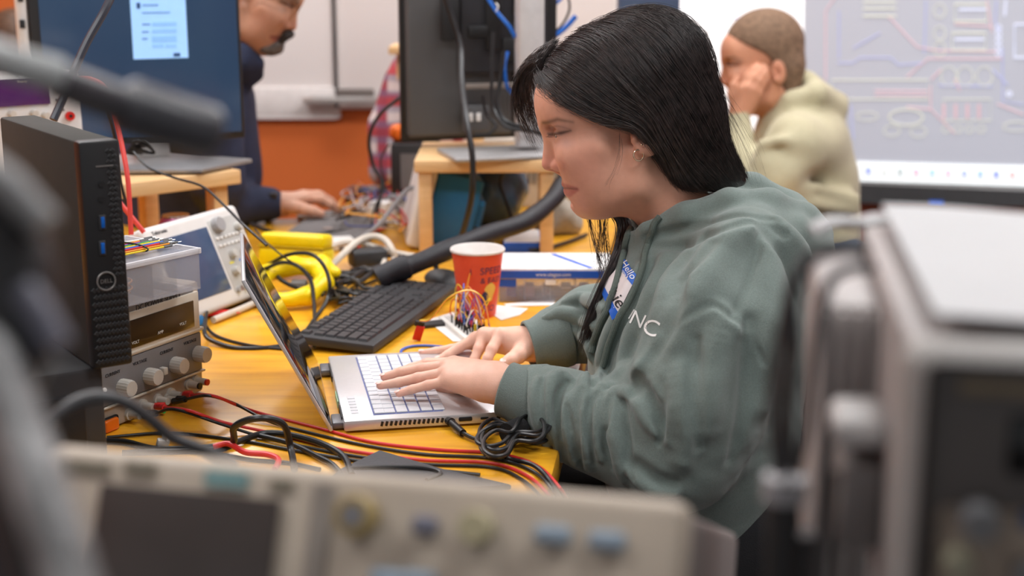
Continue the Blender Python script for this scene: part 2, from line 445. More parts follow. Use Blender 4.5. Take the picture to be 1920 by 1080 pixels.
mb.m(lm['wht'])
for k in range(5): ring(1872, 52+k*12, 5, 5, 3)
rect(1902, 46, 1990, 108, 4); ring(1892, 176, 4, 4, 4); wline(mb, [(1886, 0), (1884, 30)], 4); wline(mb, [(1798, 18), (1850, 18)], 4); wline(mb, [(1790, 74), (1846, 74)], 4)
mb.build('circuit_drawing', None, WT, world=True, smooth=False)
ic = [(.35, .4, .95), (.7, .72, .7), (.5, .55, .55), (.8, .5, .6), (.45, .65, .95), (.85, .55, .65), (.45, .5, .9), (.4, .55, .9), (.3, .35, .9), (.95, .5, .5)]
for k, c in enumerate(ic):
    x = 1628+k*30; y = 320+k*.85
    mb = MB(); wpoly(mb, [(x-5, y-6), (x+5, y-6), (x+5, y+6), (x-5, y+6)], .031)
    mb.build('taskbar_icon', mat('icon_%d' % k, c, .6, emit=.5, ecol=c), WT, world=True)

# ================================================================ WORK TABLE
M_table = wood('varnished_orange_wood', (.64, .275, .010), (.88, .45, .022), scale=3.2, rough=.28, stretch=(1.2, 9, 9), coat=.35)
RE = lambda y: .04+.115*(y-1.5)
poly = [(-2.2, .95), (RE(.95), .95)]
rc = .05; y0 = 1.52
poly = [(-2.3, y0)]+[(RE(y0)-rc+rc*math.sin(a), y0+rc-rc*math.cos(a)) for a in np.linspace(0, math.pi/2, 8)]+[(RE(3.15), 3.15), (RE(3.62), 3.62)]
e1 = onz(762, 340); e0 = onz(585, 408)
poly += [(e1[0]+.6, e1[1]+.35), (e1[0], e1[1]), (e0[0], e0[1]), (-2.3, e0[1]-.3)]
tb = thing('work_table', 'wide varnished orange wood workbench crowded with electronics', 'table', (-.8, 2.4, 0))
MB().prism(poly, TZ-.045, TZ, bev=.006).build('tabletop', M_table, tb, world=True)
M_leg = mat('black_steel', (.02, .02, .02), .5)
for (x, y) in ((-.12, 1.72), (-.1, 3.2), (-1.9, 1.72), (-1.9, 2.9)):
    MB().box((x, y, (TZ-.045)/2), (.05, .05, TZ-.045), .004).build('leg', M_leg, tb, world=True)
# ================================================================ SEATED WOMAN
YH = 1.95
def H(px, py, lat=0): return at(px, py, YH-lat)
def HP(lst): return [H(*q) for q in lst]
a20 = math.radians(20)
HF = np.array([-math.cos(a20), 0, -math.sin(a20)]); HU = np.array([-math.sin(a20), 0, math.cos(a20)]); HL = np.array([0, -1., 0])
HR = np.stack([HF, HL, HU], 1)
def both(px, py, lat): 
    p = H(px, py, lat); q = p.copy(); q[1] = 2*YH-q[1]; return p, q
def mir(p): q = p.copy(); q[:, 1] = YH-np.abs(q[:, 1]-YH); return q
def f_head(p):
    m = mir(p)          # the face is symmetric: evaluate on the near half
    d = ell(p, H(1150, 168), (.098, .073, .0835), HR)
    d = smin(d, ell(p, H(1120, 285), (.056, .061, .090), HR), .03)
    d = smin(d, ell(p, H(1050, 200), (.030, .050, .040), HR), .03)
    d = smin(d, ell(p, H(1150, 345), (.062, .050, .030), HR), .03)
    d = smin(d, pol(m, [H(1101, 385), H(1120, 378, .022), H(1190, 345, .050), H(1195, 290, .058)], [.0155, .016, .017, .016], .01), .022)
    d = smin(d, seg(m, H(1072, 292, .040), H(1120, 275, .058), .019, .012), .022)      # cheekbones
    d = smin(d, pol(m, [H(1026, 233), H(1036, 228, .022), H(1066, 228, .046)], [.0085, .0085, .008]), .012)   # brow ridge
    d = smin(d, ell(m, H(1116, 318, .030), (.034, .030, .038), HR), .03)               # cheek
    d = smax(d, -ell(m, H(1033, 249, .031), (.0105, .013, .0105), HR), .012)             # socket
    d = smin(d, ell(m, H(1056, 251, .0300), (.0140, .0150, .0112), HR), .006)            # lids
    sl = pol(m, [H(1034, 254, .026), H(1041, 256, .036), H(1054, 254, .043), H(1065, 249, .045)], [.0012, .0024, .0024, .0010])
    d = smax(d, -sl, .002)
    d = smax(d, -pol(m, [H(1030, 241, .020), H(1036, 237, .031), H(1060, 239, .045)], .0010), .004)
    n = pol(p, [H(1034, 247), H(1032, 268), H(1030, 290), H(1029, 306)], [.0085, .0082, .0092, .0092])
    n = smin(n, seg(p, H(1030, 307), H(1045, 315), .0082, .006), .006)
    d = smin(d, n, .014)
    d = smin(d, ell(m, H(1048, 310, .0125), (.0105, .0068, .0080), HR), .005)
    d = smax(d, -seg(m, H(1036, 321, .0065), H(1048, 320, .0100), .0026, .0030), .0025)   # nostrils
    d = smax(d, -pol(m, [H(1056, 298, .0200), H(1062, 306, .0215), H(1063, 316, .021)], .0012), .005)
    d = smin(d, ell(p, H(1097, 352), (.024, .027, .026), HR), .014)
    d = smin(d, pol(m, [H(1062, 345), H(1067, 347, .012), H(1082, 353, .024)], [.0058, .0052, .003]), .006)
    d = smin(d, pol(m, [H(1070, 360), H(1073, 361, .010), H(1084, 355, .022)], [.0070, .0062, .003]), .006)
    d = smax(d, -pol(m, [H(1054, 352.5), H(1062, 353, .012), H(1080, 354, .027)], [.0016, .0016, .0016]), .0025)
    d = smax(d, -seg(m, H(1063, 377), H(1070, 378, .012), .004, .003), .010)
    neck = pol(p, [H(1222, 322), H(1262, 395), H(1330, 480)], [.054, .052, .062])
    d = smin(d, neck, .03)
    # ear
    e = ell(m, H(1208, 252, .0745), (.018, .0075, .031), HR)
    e = smin(e, ell(m, H(1203, 277, .0735), (.0095, .006, .010), HR), .006)
    e = smax(e, -ell(m, H(1201, 256, .084), (.0095, .0085, .015), HR), .004)
    e = smax(e, -pol(m, [H(1203, 228, .081), H(1217, 232, .082), H(1221, 250, .082), H(1213, 266, .082)], .0018), .003)
    e = smin(e, seg(m, H(1190, 258, .077), H(1188, 265, .075), .0045, .0035), .004)
    d = smin(d, e, .005)
    return d
WOM = thing('person', 'woman with long dark hair in a green hoodie typing on the silver laptop', 'person', (.30, YH, 0))
M_skin = mat('fair_skin', (.8, .5, .4), .48, noise=.035, nscale=90, bump=.06, bscale=900, sss=.12, attr='Col', spec=.4)
v, q = sdf_arrays(f_head, H(985, 470)-np.array([.0, .12, .03]), H(1370, 60)+np.array([0, .12, .03]), .00165)
v = relax(v, q, 1, .4)
def paint(v, base, spots):
    c = np.tile(np.array(base, float), (len(v), 1))
    for (ctr, r, col, amt) in spots:
        w = amt*np.exp(-(np.linalg.norm(v-ctr, axis=1)/r)**2)[:, None]; c = c*(1-w)+np.array(col)*w
    return c
SKIN = (.70, .36, .25)
m_ = mir(v); hx, hy = proj(m_)
def pspot(c, x, y, r, col, amt, sy=1):
    w = amt*np.exp(-(((hx-x)**2+((hy-y)/sy)**2)/r**2))[:, None]; return c*(1-w)+np.array(col)*w
def pline(c, pts, hw, soft, col, amt):
    d = np.full(len(hx), 1e9)
    for (x0, y0, w0), (x1, y1, w1) in zip(pts[:-1], pts[1:]):
        ax, ay = x1-x0, y1-y0; t = np.clip(((hx-x0)*ax+(hy-y0)*ay)/(ax*ax+ay*ay), 0, 1)
        d = np.minimum(d, np.hypot(hx-x0-t*ax, hy-y0-t*ay)-hw*(w0+t*(w1-w0)))
    w = (amt/(1+np.exp(np.clip(d/soft, -30, 30))))[:, None]; return c*(1-w)+np.array(col)*w
c = np.tile(np.array(SKIN), (len(v), 1))
c = pspot(c, 1100, 310, 42, (.66, .27, .20), .40); c = pspot(c, 1024, 306, 16, (.70, .27, .20), .5); c = pspot(c, 1050, 312, 12, (.62, .24, .18), .4)
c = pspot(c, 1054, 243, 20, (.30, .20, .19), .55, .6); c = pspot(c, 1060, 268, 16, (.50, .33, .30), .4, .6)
c = pspot(c, 1203, 250, 20, (.68, .27, .20), .5, 1.6); c = pspot(c, 1085, 385, 25, (.66, .31, .24), .35)
c = pline(c, [(1052, 345, .7), (1060, 349, 1), (1081, 353, .4)], 4.2, .9, (.42, .12, .11), .85)
c = pline(c, [(1058, 359, 1), (1068, 362, 1.2), (1083, 356, .4)], 6.0, .9, (.47, .14, .13), .85)
c = pline(c, [(1050, 352.5, 1), (1062, 353, 1), (1082, 354.5, .6)], 1.5, .7, (.12, .035, .03), .9)
c = pline(c, [(1028, 251, .6), (1038, 251.5, 1), (1052, 249.5, 1.2), (1070, 245, .5)], 2.6, .9, (.035, .02, .02), .9)
c = pline(c, [(1030, 240, .6), (1045, 236, 1), (1068, 242, .5)], .9, .8, (.22, .12, .10), .6)
c = pline(c, [(1019, 230, .8), (1026, 230, 1.1), (1045, 224, 1), (1074, 229, .25)], 3.2, 1.5, (.13, .07, .045), .85)
c = pline(c, [(1049, 300, .5), (1057, 307, 1), (1058, 318, .5)], 1.0, 1.6, (.45, .19, .14), .5)
HV, HQ, HC = v, q, c
np_mesh('head', v, q, M_skin, WOM, col=c)
# eyes
M_eye = mat('eye_white', (.75, .7, .68), .15, noise=.01); M_iris = mat('grey_iris', (.12, .14, .15), .1)
for s in (1, -1):
    e = H(1057, 253, .0300); e[1] = YH-s*(YH-e[1])
    eo = MB().sphere(e, .0122, u=24, v=16).build('eye', M_eye, WOM, world=True)
    eb = MB()
    d = np.array([-.70, -.58*s, -.30]); d /= np.linalg.norm(d)
    eb.cyl(e+d*.0098, e+d*.0124, .0052, .0030)
    eb.build('iris', M_iris, eo, world=True)
# lashes + eyebrow hairs
M_hair = mat('dark_brown_hair', (.014, .009, .009), .34, noise=.5, nscale=60, spec=.65)
for s in (1, -1):
    lb = MB()
    for i in range(26):
        t = i/25; pts = catmull([H(1030, 252, .024), H(1039, 253, .037), H(1054, 251, .0445), H(1066, 247, .045)], 13)
        b0 = pts[int(t*(len(pts)-1))].copy()
        d = HF*(.0062-.003*t+.0008*math.sin(i*2.3))+HL*(.001+.004*t)+HU*(-.0012)
        b1 = b0+d*.6+HU*-.0012; b2 = b0+d
        for b in (b0, b1, b2): b[1] = YH-s*(YH-b[1])
        lb.tube([b0, b1, b2], lambda u: .00020*(1-.7*u), 3, 3)
    lb.build('eyelashes', mat('lash_black', (.006, .005, .005), .9, spec=.1), WOM, world=True)
# hoop earring
eh = MB(); c0 = H(1197, 291, .080)
eh.tube([c0+.0072*(math.cos(a)*HF*.9+math.sin(a)*HU)+HL*.0015*math.cos(a) for a in np.linspace(0, 2*math.pi, 20, endpoint=False)], .00115, 8, 2, True)
eh.build('hoop_earring', mat('gold_metal', (.75, .52, .35), .2, metal=1), WOM, world=True)
eh = MB().sphere(H(1203, 272, .083), .0016)
eh.build('stud_earring', mat('gold_metal', (.75, .52, .35)), WOM, world=True)

# ---------------------------------------------------------------- hands
def hand_f(wr, pal, fingers, thumb):
    def f(p):
        d = pol(p, wr[0], wr[1], .01)
        for (a, ra), (b, rb) in pal: d = smin(d, seg(p, a, b, ra, rb), .014)
        fd = None
        for pts, rs in fingers+[thumb]:
            e = pol(p, pts, rs, .003)
            for j in (1, 2):
                e = smax(e, -1e3*np.ones_like(e), .001) if False else e
            d = smin(d, e, .0045)
        return d
    return f
FR = [.0088, .0079, .0070, .0058]
def J(*l): return [at(*q) for q in l]
wL = (J((990, 733, 1.80), (948, 724, 1.812), (925, 715, 1.822)), [.027, .0245, .0235])
mcpL = J((852, 681, 1.898), (842, 686, 1.880), (838, 699, 1.862), (845, 714, 1.846))
palL = [((at(932, 705, 1.836), .0175), (mcpL[0], .0105)), ((at(930, 712, 1.826), .0185), (mcpL[1], .0108)), ((at(928, 720, 1.818), .018), (mcpL[2], .0105)), ((at(926, 726, 1.812), .0175), (mcpL[3], .0098)), ((at(905, 726, 1.822), .0165), (mcpL[3], .010))]
fL = [([mcpL[0]]+J((802, 682, 1.915), (772, 690, 1.923), (745, 698, 1.928)), FR),
      ([mcpL[1]]+J((790, 691, 1.892), (753, 697, 1.898), (721, 707, 1.902)), FR),
      ([mcpL[2]]+J((784, 709, 1.870), (748, 717, 1.875), (713, 723, 1.878)), [.0085, .0077, .0068, .0056]),
      ([mcpL[3]]+J((803, 722, 1.850), (773, 730, 1.852), (748, 738, 1.855)), [.0078, .0068, .006, .005])]
tL = (J((915, 712, 1.85), (880, 722, 1.888), (848, 728, 1.912), (822, 730, 1.922)), [.014, .011, .0095, .0075])
wRr = (J((1045, 636, 2.065), (1003, 646, 2.062), (978, 645, 2.064)), [.026, .0245, .0235])
mcpR = J((938, 628, 2.062), (908, 627, 2.088), (893, 634, 2.105), (886, 644, 2.118))
palR = [((at(975, 646, 2.058), .017), (mcpR[0], .0112)), ((at(975, 640, 2.064), .018), (mcpR[1], .0112)), ((at(972, 642, 2.072), .017), (mcpR[2], .0105)), ((at(968, 646, 2.08), .016), (mcpR[3], .0098))]
fR = [([mcpR[0]]+J((922, 655, 2.04), (914, 672, 2.03), (910, 684, 2.025)), [.0095, .0085, .0075, .0062]),
      ([mcpR[1]]+J((898, 654, 2.07), (890, 674, 2.06), (888, 686, 2.055)), [.0095, .0085, .0075, .0062]),
      ([mcpR[2]]+J((860, 652, 2.10), (840, 665, 2.09), (822, 674, 2.085)), [.0088, .0079, .0069, .0056]),
      ([mcpR[3]]+J((845, 654, 2.112), (817, 658, 2.112), (791, 661, 2.11)), [.0078, .0069, .006, .005])]
tR = (J((985, 652, 2.045), (972, 666, 2.028), (957, 676, 2.015), (945, 682, 2.01)), [.015, .0125, .0105, .008])
M_hand = mat('hand_skin', (.8, .5, .4), .45, noise=.05, nscale=70, bump=.12, bscale=500, sss=.12, attr='Col', spec=.4)
for nm, args in (('hand', (wL, palL, fL, tL)), ('hand', (wRr, palR, fR, tR))):
    fh = hand_f(*args)
    A = np.array([p for pts, _ in args[2] for p in pts]+list(args[0][0])+list(args[3][0]))
    v, q = sdf_arrays(fh, A.min(0)-.03, A.max(0)+.03, .0013)
    v = relax(v, q, 1, .4)
    sp_ = [(pts[-1], .010, (.78, .36, .28), .6) for pts, _ in args[2]]+[(pts[1], .008, (.76, .36, .28), .5) for pts, _ in args[2]]+[(pts[0], .010, (.76, .38, .29), .45) for pts, _ in args[2]]
    hand_o = np_mesh(nm, v, q, M_hand, WOM, col=paint(v, (.76, .45, .34), sp_))
    for pts, rs in args[2]+[args[3]]:
        nb = MB()
        d = pts[-1]-pts[-2]; d /= np.linalg.norm(d); up = np.array([0, -.25, 1.]); up -= d*(up @ d); up /= np.linalg.norm(up); sd = np.cross(d, up)
        c0 = pts[-1]+up*rs[-1]*.86+d*.0005
        T = Matrix(((sd[0], d[0], up[0], c0[0]), (sd[1], d[1], up[1], c0[1]), (sd[2], d[2], up[2], c0[2]), (0, 0, 0, 1)))
        nb.sphere((0, 0, 0), 1, M=T, sc=(rs[-1]*.72, .0052, .0012), u=12, v=8)
        nb.build('fingernail', mat('nail', (.85, .52, .45), .25, noise=.02), hand_o, world=True)

# ---------------------------------------------------------------- hoodie
def tor(p, pts, rs, s=.72):
    q = p.copy(); q[:, 1] = (q[:, 1]-YH)*s
    P2 = [np.array([a[0], (a[1]-YH)*s, a[2]]) for a in pts]
    return pol(q, P2, rs, .05)
armN = (HP([(1398, 492, .135), (1355, 620, .185), (1300, 760, .215), (1268, 838, .222)]), [.072, .085, .088, .080])
foreN = (HP([(1265, 842, .222), (1190, 815, .200), (1110, 792, .180), (1035, 765, .163), (1000, 752, .156)]), [.078, .068, .060, .052, .046])
foreF = (HP([(1265, 590, -.165), (1190, 590, -.165), (1110, 606, -.150), (1045, 632, -.130)]), [.062, .058, .054, .047])
armF = (HP([(1395, 480, -.13), (1300, 560, -.18), (1250, 592, -.165)]), [.07, .07, .062])
def f_cuff(p, pts, ri, ro):
    return pol(p, pts, ro)
def f_body(p):
    d = tor(p, HP([(1385, 492), (1338, 570), (1303, 670), (1300, 790), (1310, 900)]), [.100, .132, .138, .136, .128])
    d = smin(d, ell(p, H(1260, 590), (.09, .12, .10), None), .06)
    a = smin(pol(p, *armN, .03), pol(p, *foreN, .02), .025)
    d = smin(d, a, .03)
    d = smin(d, smin(pol(p, *armF, .03), pol(p, *foreF, .02), .03), .03)
    # hood collar: cloth rolls round the neck and hanging behind
    m = mir(p)
    hd = pol(m, [H(1192, 445, .012), H(1225, 432, .045), H(1290, 408, .075), H(1370, 385, .080), H(1440, 388, .07), H(1500, 415, .045), H(1525, 440, .0)], [.016, .020, .021, .022, .024, .026, .024], .01)
    hd = smin(hd, pol(m, [H(1200, 462, .02), H(1250, 462, .06), H(1330, 440, .095), H(1420, 420, .10), H(1480, 440, .08), H(1520, 480, .03)], [.014, .019, .022, .026, .03, .03], .01), .012)
    hd = smin(hd, ell(m, H(1470, 455, .0), (.062, .10, .055), None), .02)
    d = smin(d, hd, .014)
    # opening for the neck
    d = smax(d, -pol(p, [H(1150, 300), H(1255, 385), H(1318, 462)], [.075, .057, .05]), .006)
    # hem bottom cut
    return d
def surf(pts, f, dflt):
    px = [a[0] for a in pts]; py = [a[1] for a in pts]
    w, ok, r = march(f, px, py)
    return list(w)
def seed_fold(f, lst):
    out = []
    for kind, pts, r in lst:
        n = max(4, int(sum(math.dist(pts[i], pts[i+1]) for i in range(len(pts)-1))/14))
        cc = catmull([(a[0], a[1], 0) for a in pts], 8)
        L = [cc[int(i*(len(cc)-1)/n)] for i in range(n+1)]
        w = surf([(a[0], a[1]) for a in L], f, None)
        w = [x for x in w if x[1] < 2.5]
        if len(w) < 2: continue
        rs = [r*(.25+.75*math.sin(math.pi*(i+.5)/len(w))**.6) for i in range(len(w))]
        out.append((kind, [np.array(x) for x in w], rs, r))
    return out
FOLDS = [
 ('R', [(1008, 712), (1002, 745), (1008, 790), (1024, 835)], .008),
 ('R', [(1070, 712), (1052, 704), (1036, 718), (1028, 755), (1032, 810), (1050, 860)], .011),
 ('R', [(1078, 738), (1066, 760), (1064, 800), (1078, 870)], .009),
 ('R', [(1118, 718), (1101, 710), (1094, 745), (1090, 800), (1100, 850), (1108, 895)], .012),
 ('R', [(1150, 726), (1132, 724), (1122, 752), (1116, 800), (1126, 860)], .0105),
 ('R', [(1180, 742), (1158, 736), (1146, 760), (1150, 800), (1160, 860), (1168, 900)], .012),
 ('R', [(1166, 730), (1190, 745), (1212, 785), (1236, 818)], .010),
 ('R', [(1190, 702), (1213, 702), (1240, 725), (1256, 770), (1254, 825)], .012),
 ('G', [(1064, 716), (1048, 735), (1044, 770), (1052, 820)], .0055),
 ('G', [(1062, 760), (1072, 810), (1080, 860)], .0055),
 ('G', [(1090, 728), (1080, 770), (1082, 830), (1092, 880)], .0060),
 ('G', [(1120, 735), (1107, 760), (1104, 810), (1112, 870)], .0055),
 ('G', [(1146, 742), (1136, 775), (1134, 825), (1146, 880)], .0060),
 ('G', [(1170, 752), (1176, 800), (1180, 860), (1186, 900)], .0050),
 ('G', [(1196, 724), (1212, 730), (1226, 758), (1240, 800), (1236, 832)], .0070),
 ('G', [(1018, 712), (1016, 750), (1020, 800), (1036, 850)], .0045),
 ('G', [(1252, 618), (1218, 660), (1196, 700), (1180, 738)], .0065),
 ('r', [(1408, 428), (1350, 470), (1300, 560), (1258, 640), (1215, 690)], .020),
 ('r', [(1300, 470), (1255, 530), (1235, 600), (1205, 670)], .012),
 ('r', [(1350, 620), (1325, 720), (1322, 800)], .018),
 ('r', [(1275, 700), (1290, 790), (1280, 860)], .013),
 ('r', [(1440, 470), (1450, 560), (1440, 660), (1425, 760)], .016),
 ('r', [(1258, 624), (1295, 602), (1325, 587), (1345, 583), (1368, 602), (1395, 626)], .007),
 ('r', [(1202, 500), (1168, 580), (1135, 650), (1120, 715)], .010),
 ('r', [(1250, 480), (1215, 560), (1180, 640), (1165, 700)], .010),
 ('r', [(1460, 420), (1500, 470), (1510, 530)], .012),
 ('R', [(1060, 568), (1095, 560), (1135, 580)], .012), ('R', [(1022, 598), (1065, 590), (1115, 612)], .013), ('R', [(1080, 622), (1105, 640), (1110, 670)], .011),
 ('R', [(1180, 880), (1220, 915), (1265, 925)], .011),
 ('g', [(1222, 702), (1236, 735), (1240, 790)], .007),
 ('g', [(1330, 455), (1278, 520), (1256, 590), (1225, 660), (1185, 735)], .010),
 ('g', [(1404, 600), (1400, 700), (1388, 800), (1370, 862)], .007),
 ('g', [(1305, 640), (1300, 740), (1310, 840)], .007),
 ('g', [(1428, 410), (1420, 470), (1400, 540), (1376, 592)], .0035),
 ('g', [(1255, 613), (1290, 592), (1320, 576), (1342, 572), (1368, 590), (1398, 615), (1432, 680)], .0032),
 ('g', [(1172, 470), (1155, 540), (1130, 610), (1112, 660), (1112, 720)], .005),
 ('g', [(1222, 490), (1190, 570), (1150, 640), (1132, 710)], .005),
 ('g', [(1215, 458), (1280, 462), (1345, 432), (1420, 412), (1470, 440)], .005),
 ('g', [(1210, 445), (1290, 428), (1380, 402), (1450, 410)], .005),
 ('g', [(1430, 420), (1470, 480), (1495, 560)], .007),
 ('g', [(1195, 870), (1235, 898), (1265, 905)], .006),
]
def f_folded(p, SFs):
    d = f_body(p)
    for kind, pts, rs, r in SFs:
        A = np.array(pts); c = A.mean(0); R = np.linalg.norm(A-c, axis=1).max()+r*4+.02
        near = np.linalg.norm(p-c, axis=1) < R
        if not near.any(): continue
        pp = p[near]; e = pol(pp, pts, rs)
        d[near] = smin(d[near], e, r*1.5+.004) if kind == 'r' else (smin(d[near], e, .006) if kind == 'R' else smax(d[near], -e, .004 if kind == 'G' else r*1.6+.002))
    return d
SF = seed_fold(f_body, [q for q in FOLDS if q[0] in 'rR'])
SF = SF+seed_fold(lambda p: f_folded(p, SF), [q for q in FOLDS if q[0] in 'gG'])
def f_hood(p):
    d = f_folded(p, SF); q = p.astype(np.float64)
    return (d + .0007*np.sin(38*q[:, 0]+9*np.sin(17*q[:, 2]))*np.sin(31*q[:, 2]+6*np.sin(21*q[:, 0]+13*q[:, 1]))).astype(np.float32)
M_hoodie = mat('sage_green_fleece', (.168, .210, .192), .92, noise=.10, nscale=500, bump=.5, bscale=1400, sheen=.25, spec=.2)
lo = np.array([H(985, 700)[0], 1.60, .55]); hi = np.array([H(1565, 700, 0)[0]+.03, 2.24, H(1400, 345)[2]+.02])
v, q = sdf_arrays(f_hood, lo, hi, .0026)
v = relax(v, q, 1, .35)
keep = v[q][:, :, 2].min(1) > .60
ux, inv_ = np.unique(q[keep], return_inverse=True); v = v[ux]; q = inv_.reshape(-1, 4)
HOOD = np_mesh('hoodie', v, q, M_hoodie, WOM)
# cuffs with an open end
M_rib = mat('sage_green_rib_knit', (.158, .195, .180), .92, noise=.12, nscale=700, bump=.5, bscale=900, sheen=.2, spec=.2)
def cuff(p0, p1, r0, r1, sqx=1):
    d = p1-p0; L = np.linalg.norm(d); d = d/L; u = np.cross(d, [0, 0, 1.]); u /= np.linalg.norm(u); w = np.cross(d, u)
    b = MB(); n = 48; ts = [(0, r0*.9), (.02, r0), (.3, r0*1.0+.001), (.8, r1), (.97, r1), (1.0, r1-.0015), (.99, r1-.004), (.5, r1-.005), (0, r0*.6)]
    vs = []
    for t, r in ts:
        for i in range(n):
            a = 2*math.pi*i/n; vs.append(p0+d*L*t+(r+.0005*math.sin(a*24))*(math.cos(a)*u*sqx+math.sin(a)*w))
    fs = [[j*n+i, j*n+(i+1) % n, (j+1)*n+(i+1) % n, (j+1)*n+i] for j in range(len(ts)-1) for i in range(n)]
    b.add(vs, fs); return b
cuff(at(1030, 757, 1.79), at(946, 729, 1.81), .048, .0375).build('cuff', M_rib, HOOD, world=True)
cuff(at(1062, 628, 2.078), at(990, 648, 2.062), .0475, .038).build('cuff', M_rib, HOOD, world=True)
# drawstrings, lettering and name tag follow the cloth
def on_hood(px, py, off):
    w, ok, r = march(f_hood, px, py); n = np.zeros_like(w); e = .0015
    for ax in range(3):
        dv = np.zeros(3); dv[ax] = e
        n[:, ax] = f_hood((w+dv).astype(np.float32))-f_hood((w-dv).astype(np.float32))
    n /= (np.linalg.norm(n, axis=1)[:, None]+1e-9); return w+n*off
M_cord = mat('sage_cord', (.12, .15, .13), .9, bump=.8, bscale=900, noise=.1, nscale=400)
for pts in ([(1240, 408), (1226, 425), (1216, 460), (1200, 515), (1182, 560), (1162, 592), (1142, 640), (1131, 685)], [(1182, 432), (1170, 480), (1154, 540), (1138, 580), (1118, 632), (1108, 660)]):
    cc = catmull([(a, b, 0) for a, b in pts], 5)
    w = on_hood([a[0] for a in cc], [a[1] for a in cc], .003)
    MB().tube(list(w), .0046, 10, 0, flat=(1, 1)).build('drawstring', M_cord, HOOD, world=True)
def cloth_text(txt, size, px, py, ang, sx=1, m=None, name='lettering', off=.0012, font=None):
    cu = bpy.data.curves.new('t', 'FONT'); cu.body = txt; cu.size = size; cu.align_x = 'CENTER'; cu.align_y = 'CENTER'; cu.resolution_u = 4
    if font: cu.offset = font
    o = bpy.data.objects.new('t', cu); COL.objects.link(o)
    me = bpy.data.meshes.new_from_object(o.evaluated_get(bpy.context.evaluated_depsgraph_get()))
    b = bmesh.new(); b.from_mesh(me); bmesh.ops.triangulate(b, faces=b.faces[:])
    bmesh.ops.subdivide_edges(b, edges=[e for e in b.edges if e.calc_length() > size*.12], cuts=2)
    bmesh.ops.triangulate(b, faces=b.faces[:])
    V = np.array([x.co[:] for x in b.verts]); b.verts.index_update(); F = [[x.index for x in f.verts] for f in b.faces]; b.free()
    bpy.data.objects.remove(o)
    ca, sa = math.cos(ang), math.sin(ang)
    X = px+(V[:, 0]*ca*sx+V[:, 1]*sa); Y = py+(V[:, 0]*sa*sx-V[:, 1]*ca)
    return list(on_hood(X, Y, off)), F
M_print = mat('white_print', (.8, .8, .78), .7)
for ch, px, py, an, s in (('I', 1184, 590, .55, 30), ('N', 1196, 600, .45, 38), ('C', 1221, 616, .35, 44)):
    w, F = cloth_text(ch, s, px, py, an, off=.0007); MB().add(w, F).build('chest_lettering', M_print, HOOD, world=True)
# name tag sticker
def patch(quad, off, nu=14, nv=14):
    (a, b, c, d) = [np.array(x, float) for x in quad]; X = []; 
    for i in range(nv+1):
        for j in range(nu+1):
            s, t = j/nu, i/nv; X.append((a*(1-s)+b*s)*(1-t)+(d*(1-s)+c*s)*t)
    X = np.array(X); w = on_hood(X[:, 0], X[:, 1], off)
    F = [[i*(nu+1)+j, i*(nu+1)+j+1, (i+1)*(nu+1)+j+1, (i+1)*(nu+1)+j] for i in range(nv) for j in range(nu)]
    return list(w), F
tg = MB()
M_tagw = mat('name_tag_paper', (.72, .66, .66), .6, noise=.02); M_tagb = mat('name_tag_blue', (.012, .11, .52), .5)
tg.m(M_tagw).add(*patch([(1163, 500), (1190, 528), (1160, 588), (1127, 540)], .0022))
tg.m(M_tagb).add(*patch([(1172, 484), (1196, 520), (1188, 538), (1162, 500)], .0027))
tg.add(*patch([(1127, 538), (1133, 532), (1163, 590), (1150, 600)], .0027))
tg.m(mat('name_tag_white_ink', (.85, .85, .85), .6)); tg.add(*cloth_text('Hello', 17, 1181, 508, 1.05, off=.0031)); tg.add(*cloth_text('my name is', 6, 1173, 512, 1.05, off=.0031))
tg.m(mat('marker_ink', (.01, .01, .012), .6)); tg.add(*cloth_text('t', 34, 1154, 545, 1.05, off=.0031)); tg.add(*cloth_text('ie', 30, 1163, 566, 1.05, off=.0031))
tg.build('name_tag', None, HOOD, world=True)

# ---------------------------------------------------------------- trousers
def f_leg(p):
    d = None
    for s in (1, -1):
        hip = (.34, YH-.09*s, .52); kn = (-.10, YH-.14*s, .545); an = (-.06, YH-.14*s, .10)
        e = pol(p, [hip, kn, an], [.095, .068, .048], .04); d = e if d is None else smin(d, e, .03)
    return smin(d, ell(p, (.36, YH, .58), (.14, .19, .12)), .05)
v, q = sdf_arrays(f_leg, (-.22, YH-.32, .04), (.56, YH+.32, .74), .012)
np_mesh('trousers', v, q, mat('black_denim', (.012, .012, .014), .85, bump=.3, bscale=600), WOM)
for s in (1, -1):
    MB().box((-.10, YH-.14*s, .045), (.25, .09, .08), .03, seg=3).build('shoe', mat('black_shoe', (.015, .015, .015), .5), WOM, world=True)
CH = thing('office_chair', 'black swivel chair under the woman in the green hoodie', 'chair', (.36, YH, 0))
M_chair = mat('black_chair_fabric', (.012, .012, .013), .85, bump=.4, bscale=500)
MB().box((0, 0, .44), (.46, .48, .07), .03, seg=3).build('seat', M_chair, CH)
MB().box((.27, 0, .66), (.05, .40, .36), .02, seg=3, rot=(0, .12, 0)).build('backrest', M_chair, CH)
MB().cyl((0, 0, .10), (0, 0, .41), .028).build('gas_lift', M_leg, CH)
for k in range(5):
    a = k*2*math.pi/5+.3; l = MB().tube([(0, 0, .11), (.3*math.cos(a), .3*math.sin(a), .07)], .018, 8, 0).sphere((.3*math.cos(a), .3*math.sin(a), .028), .028)
    l.build('base_leg', M_leg, CH)
MB().tube([(.1, 0, .42), (.26, 0, .44), (.28, 0, .6)], .015, 8).build('back_bar', M_leg, CH)
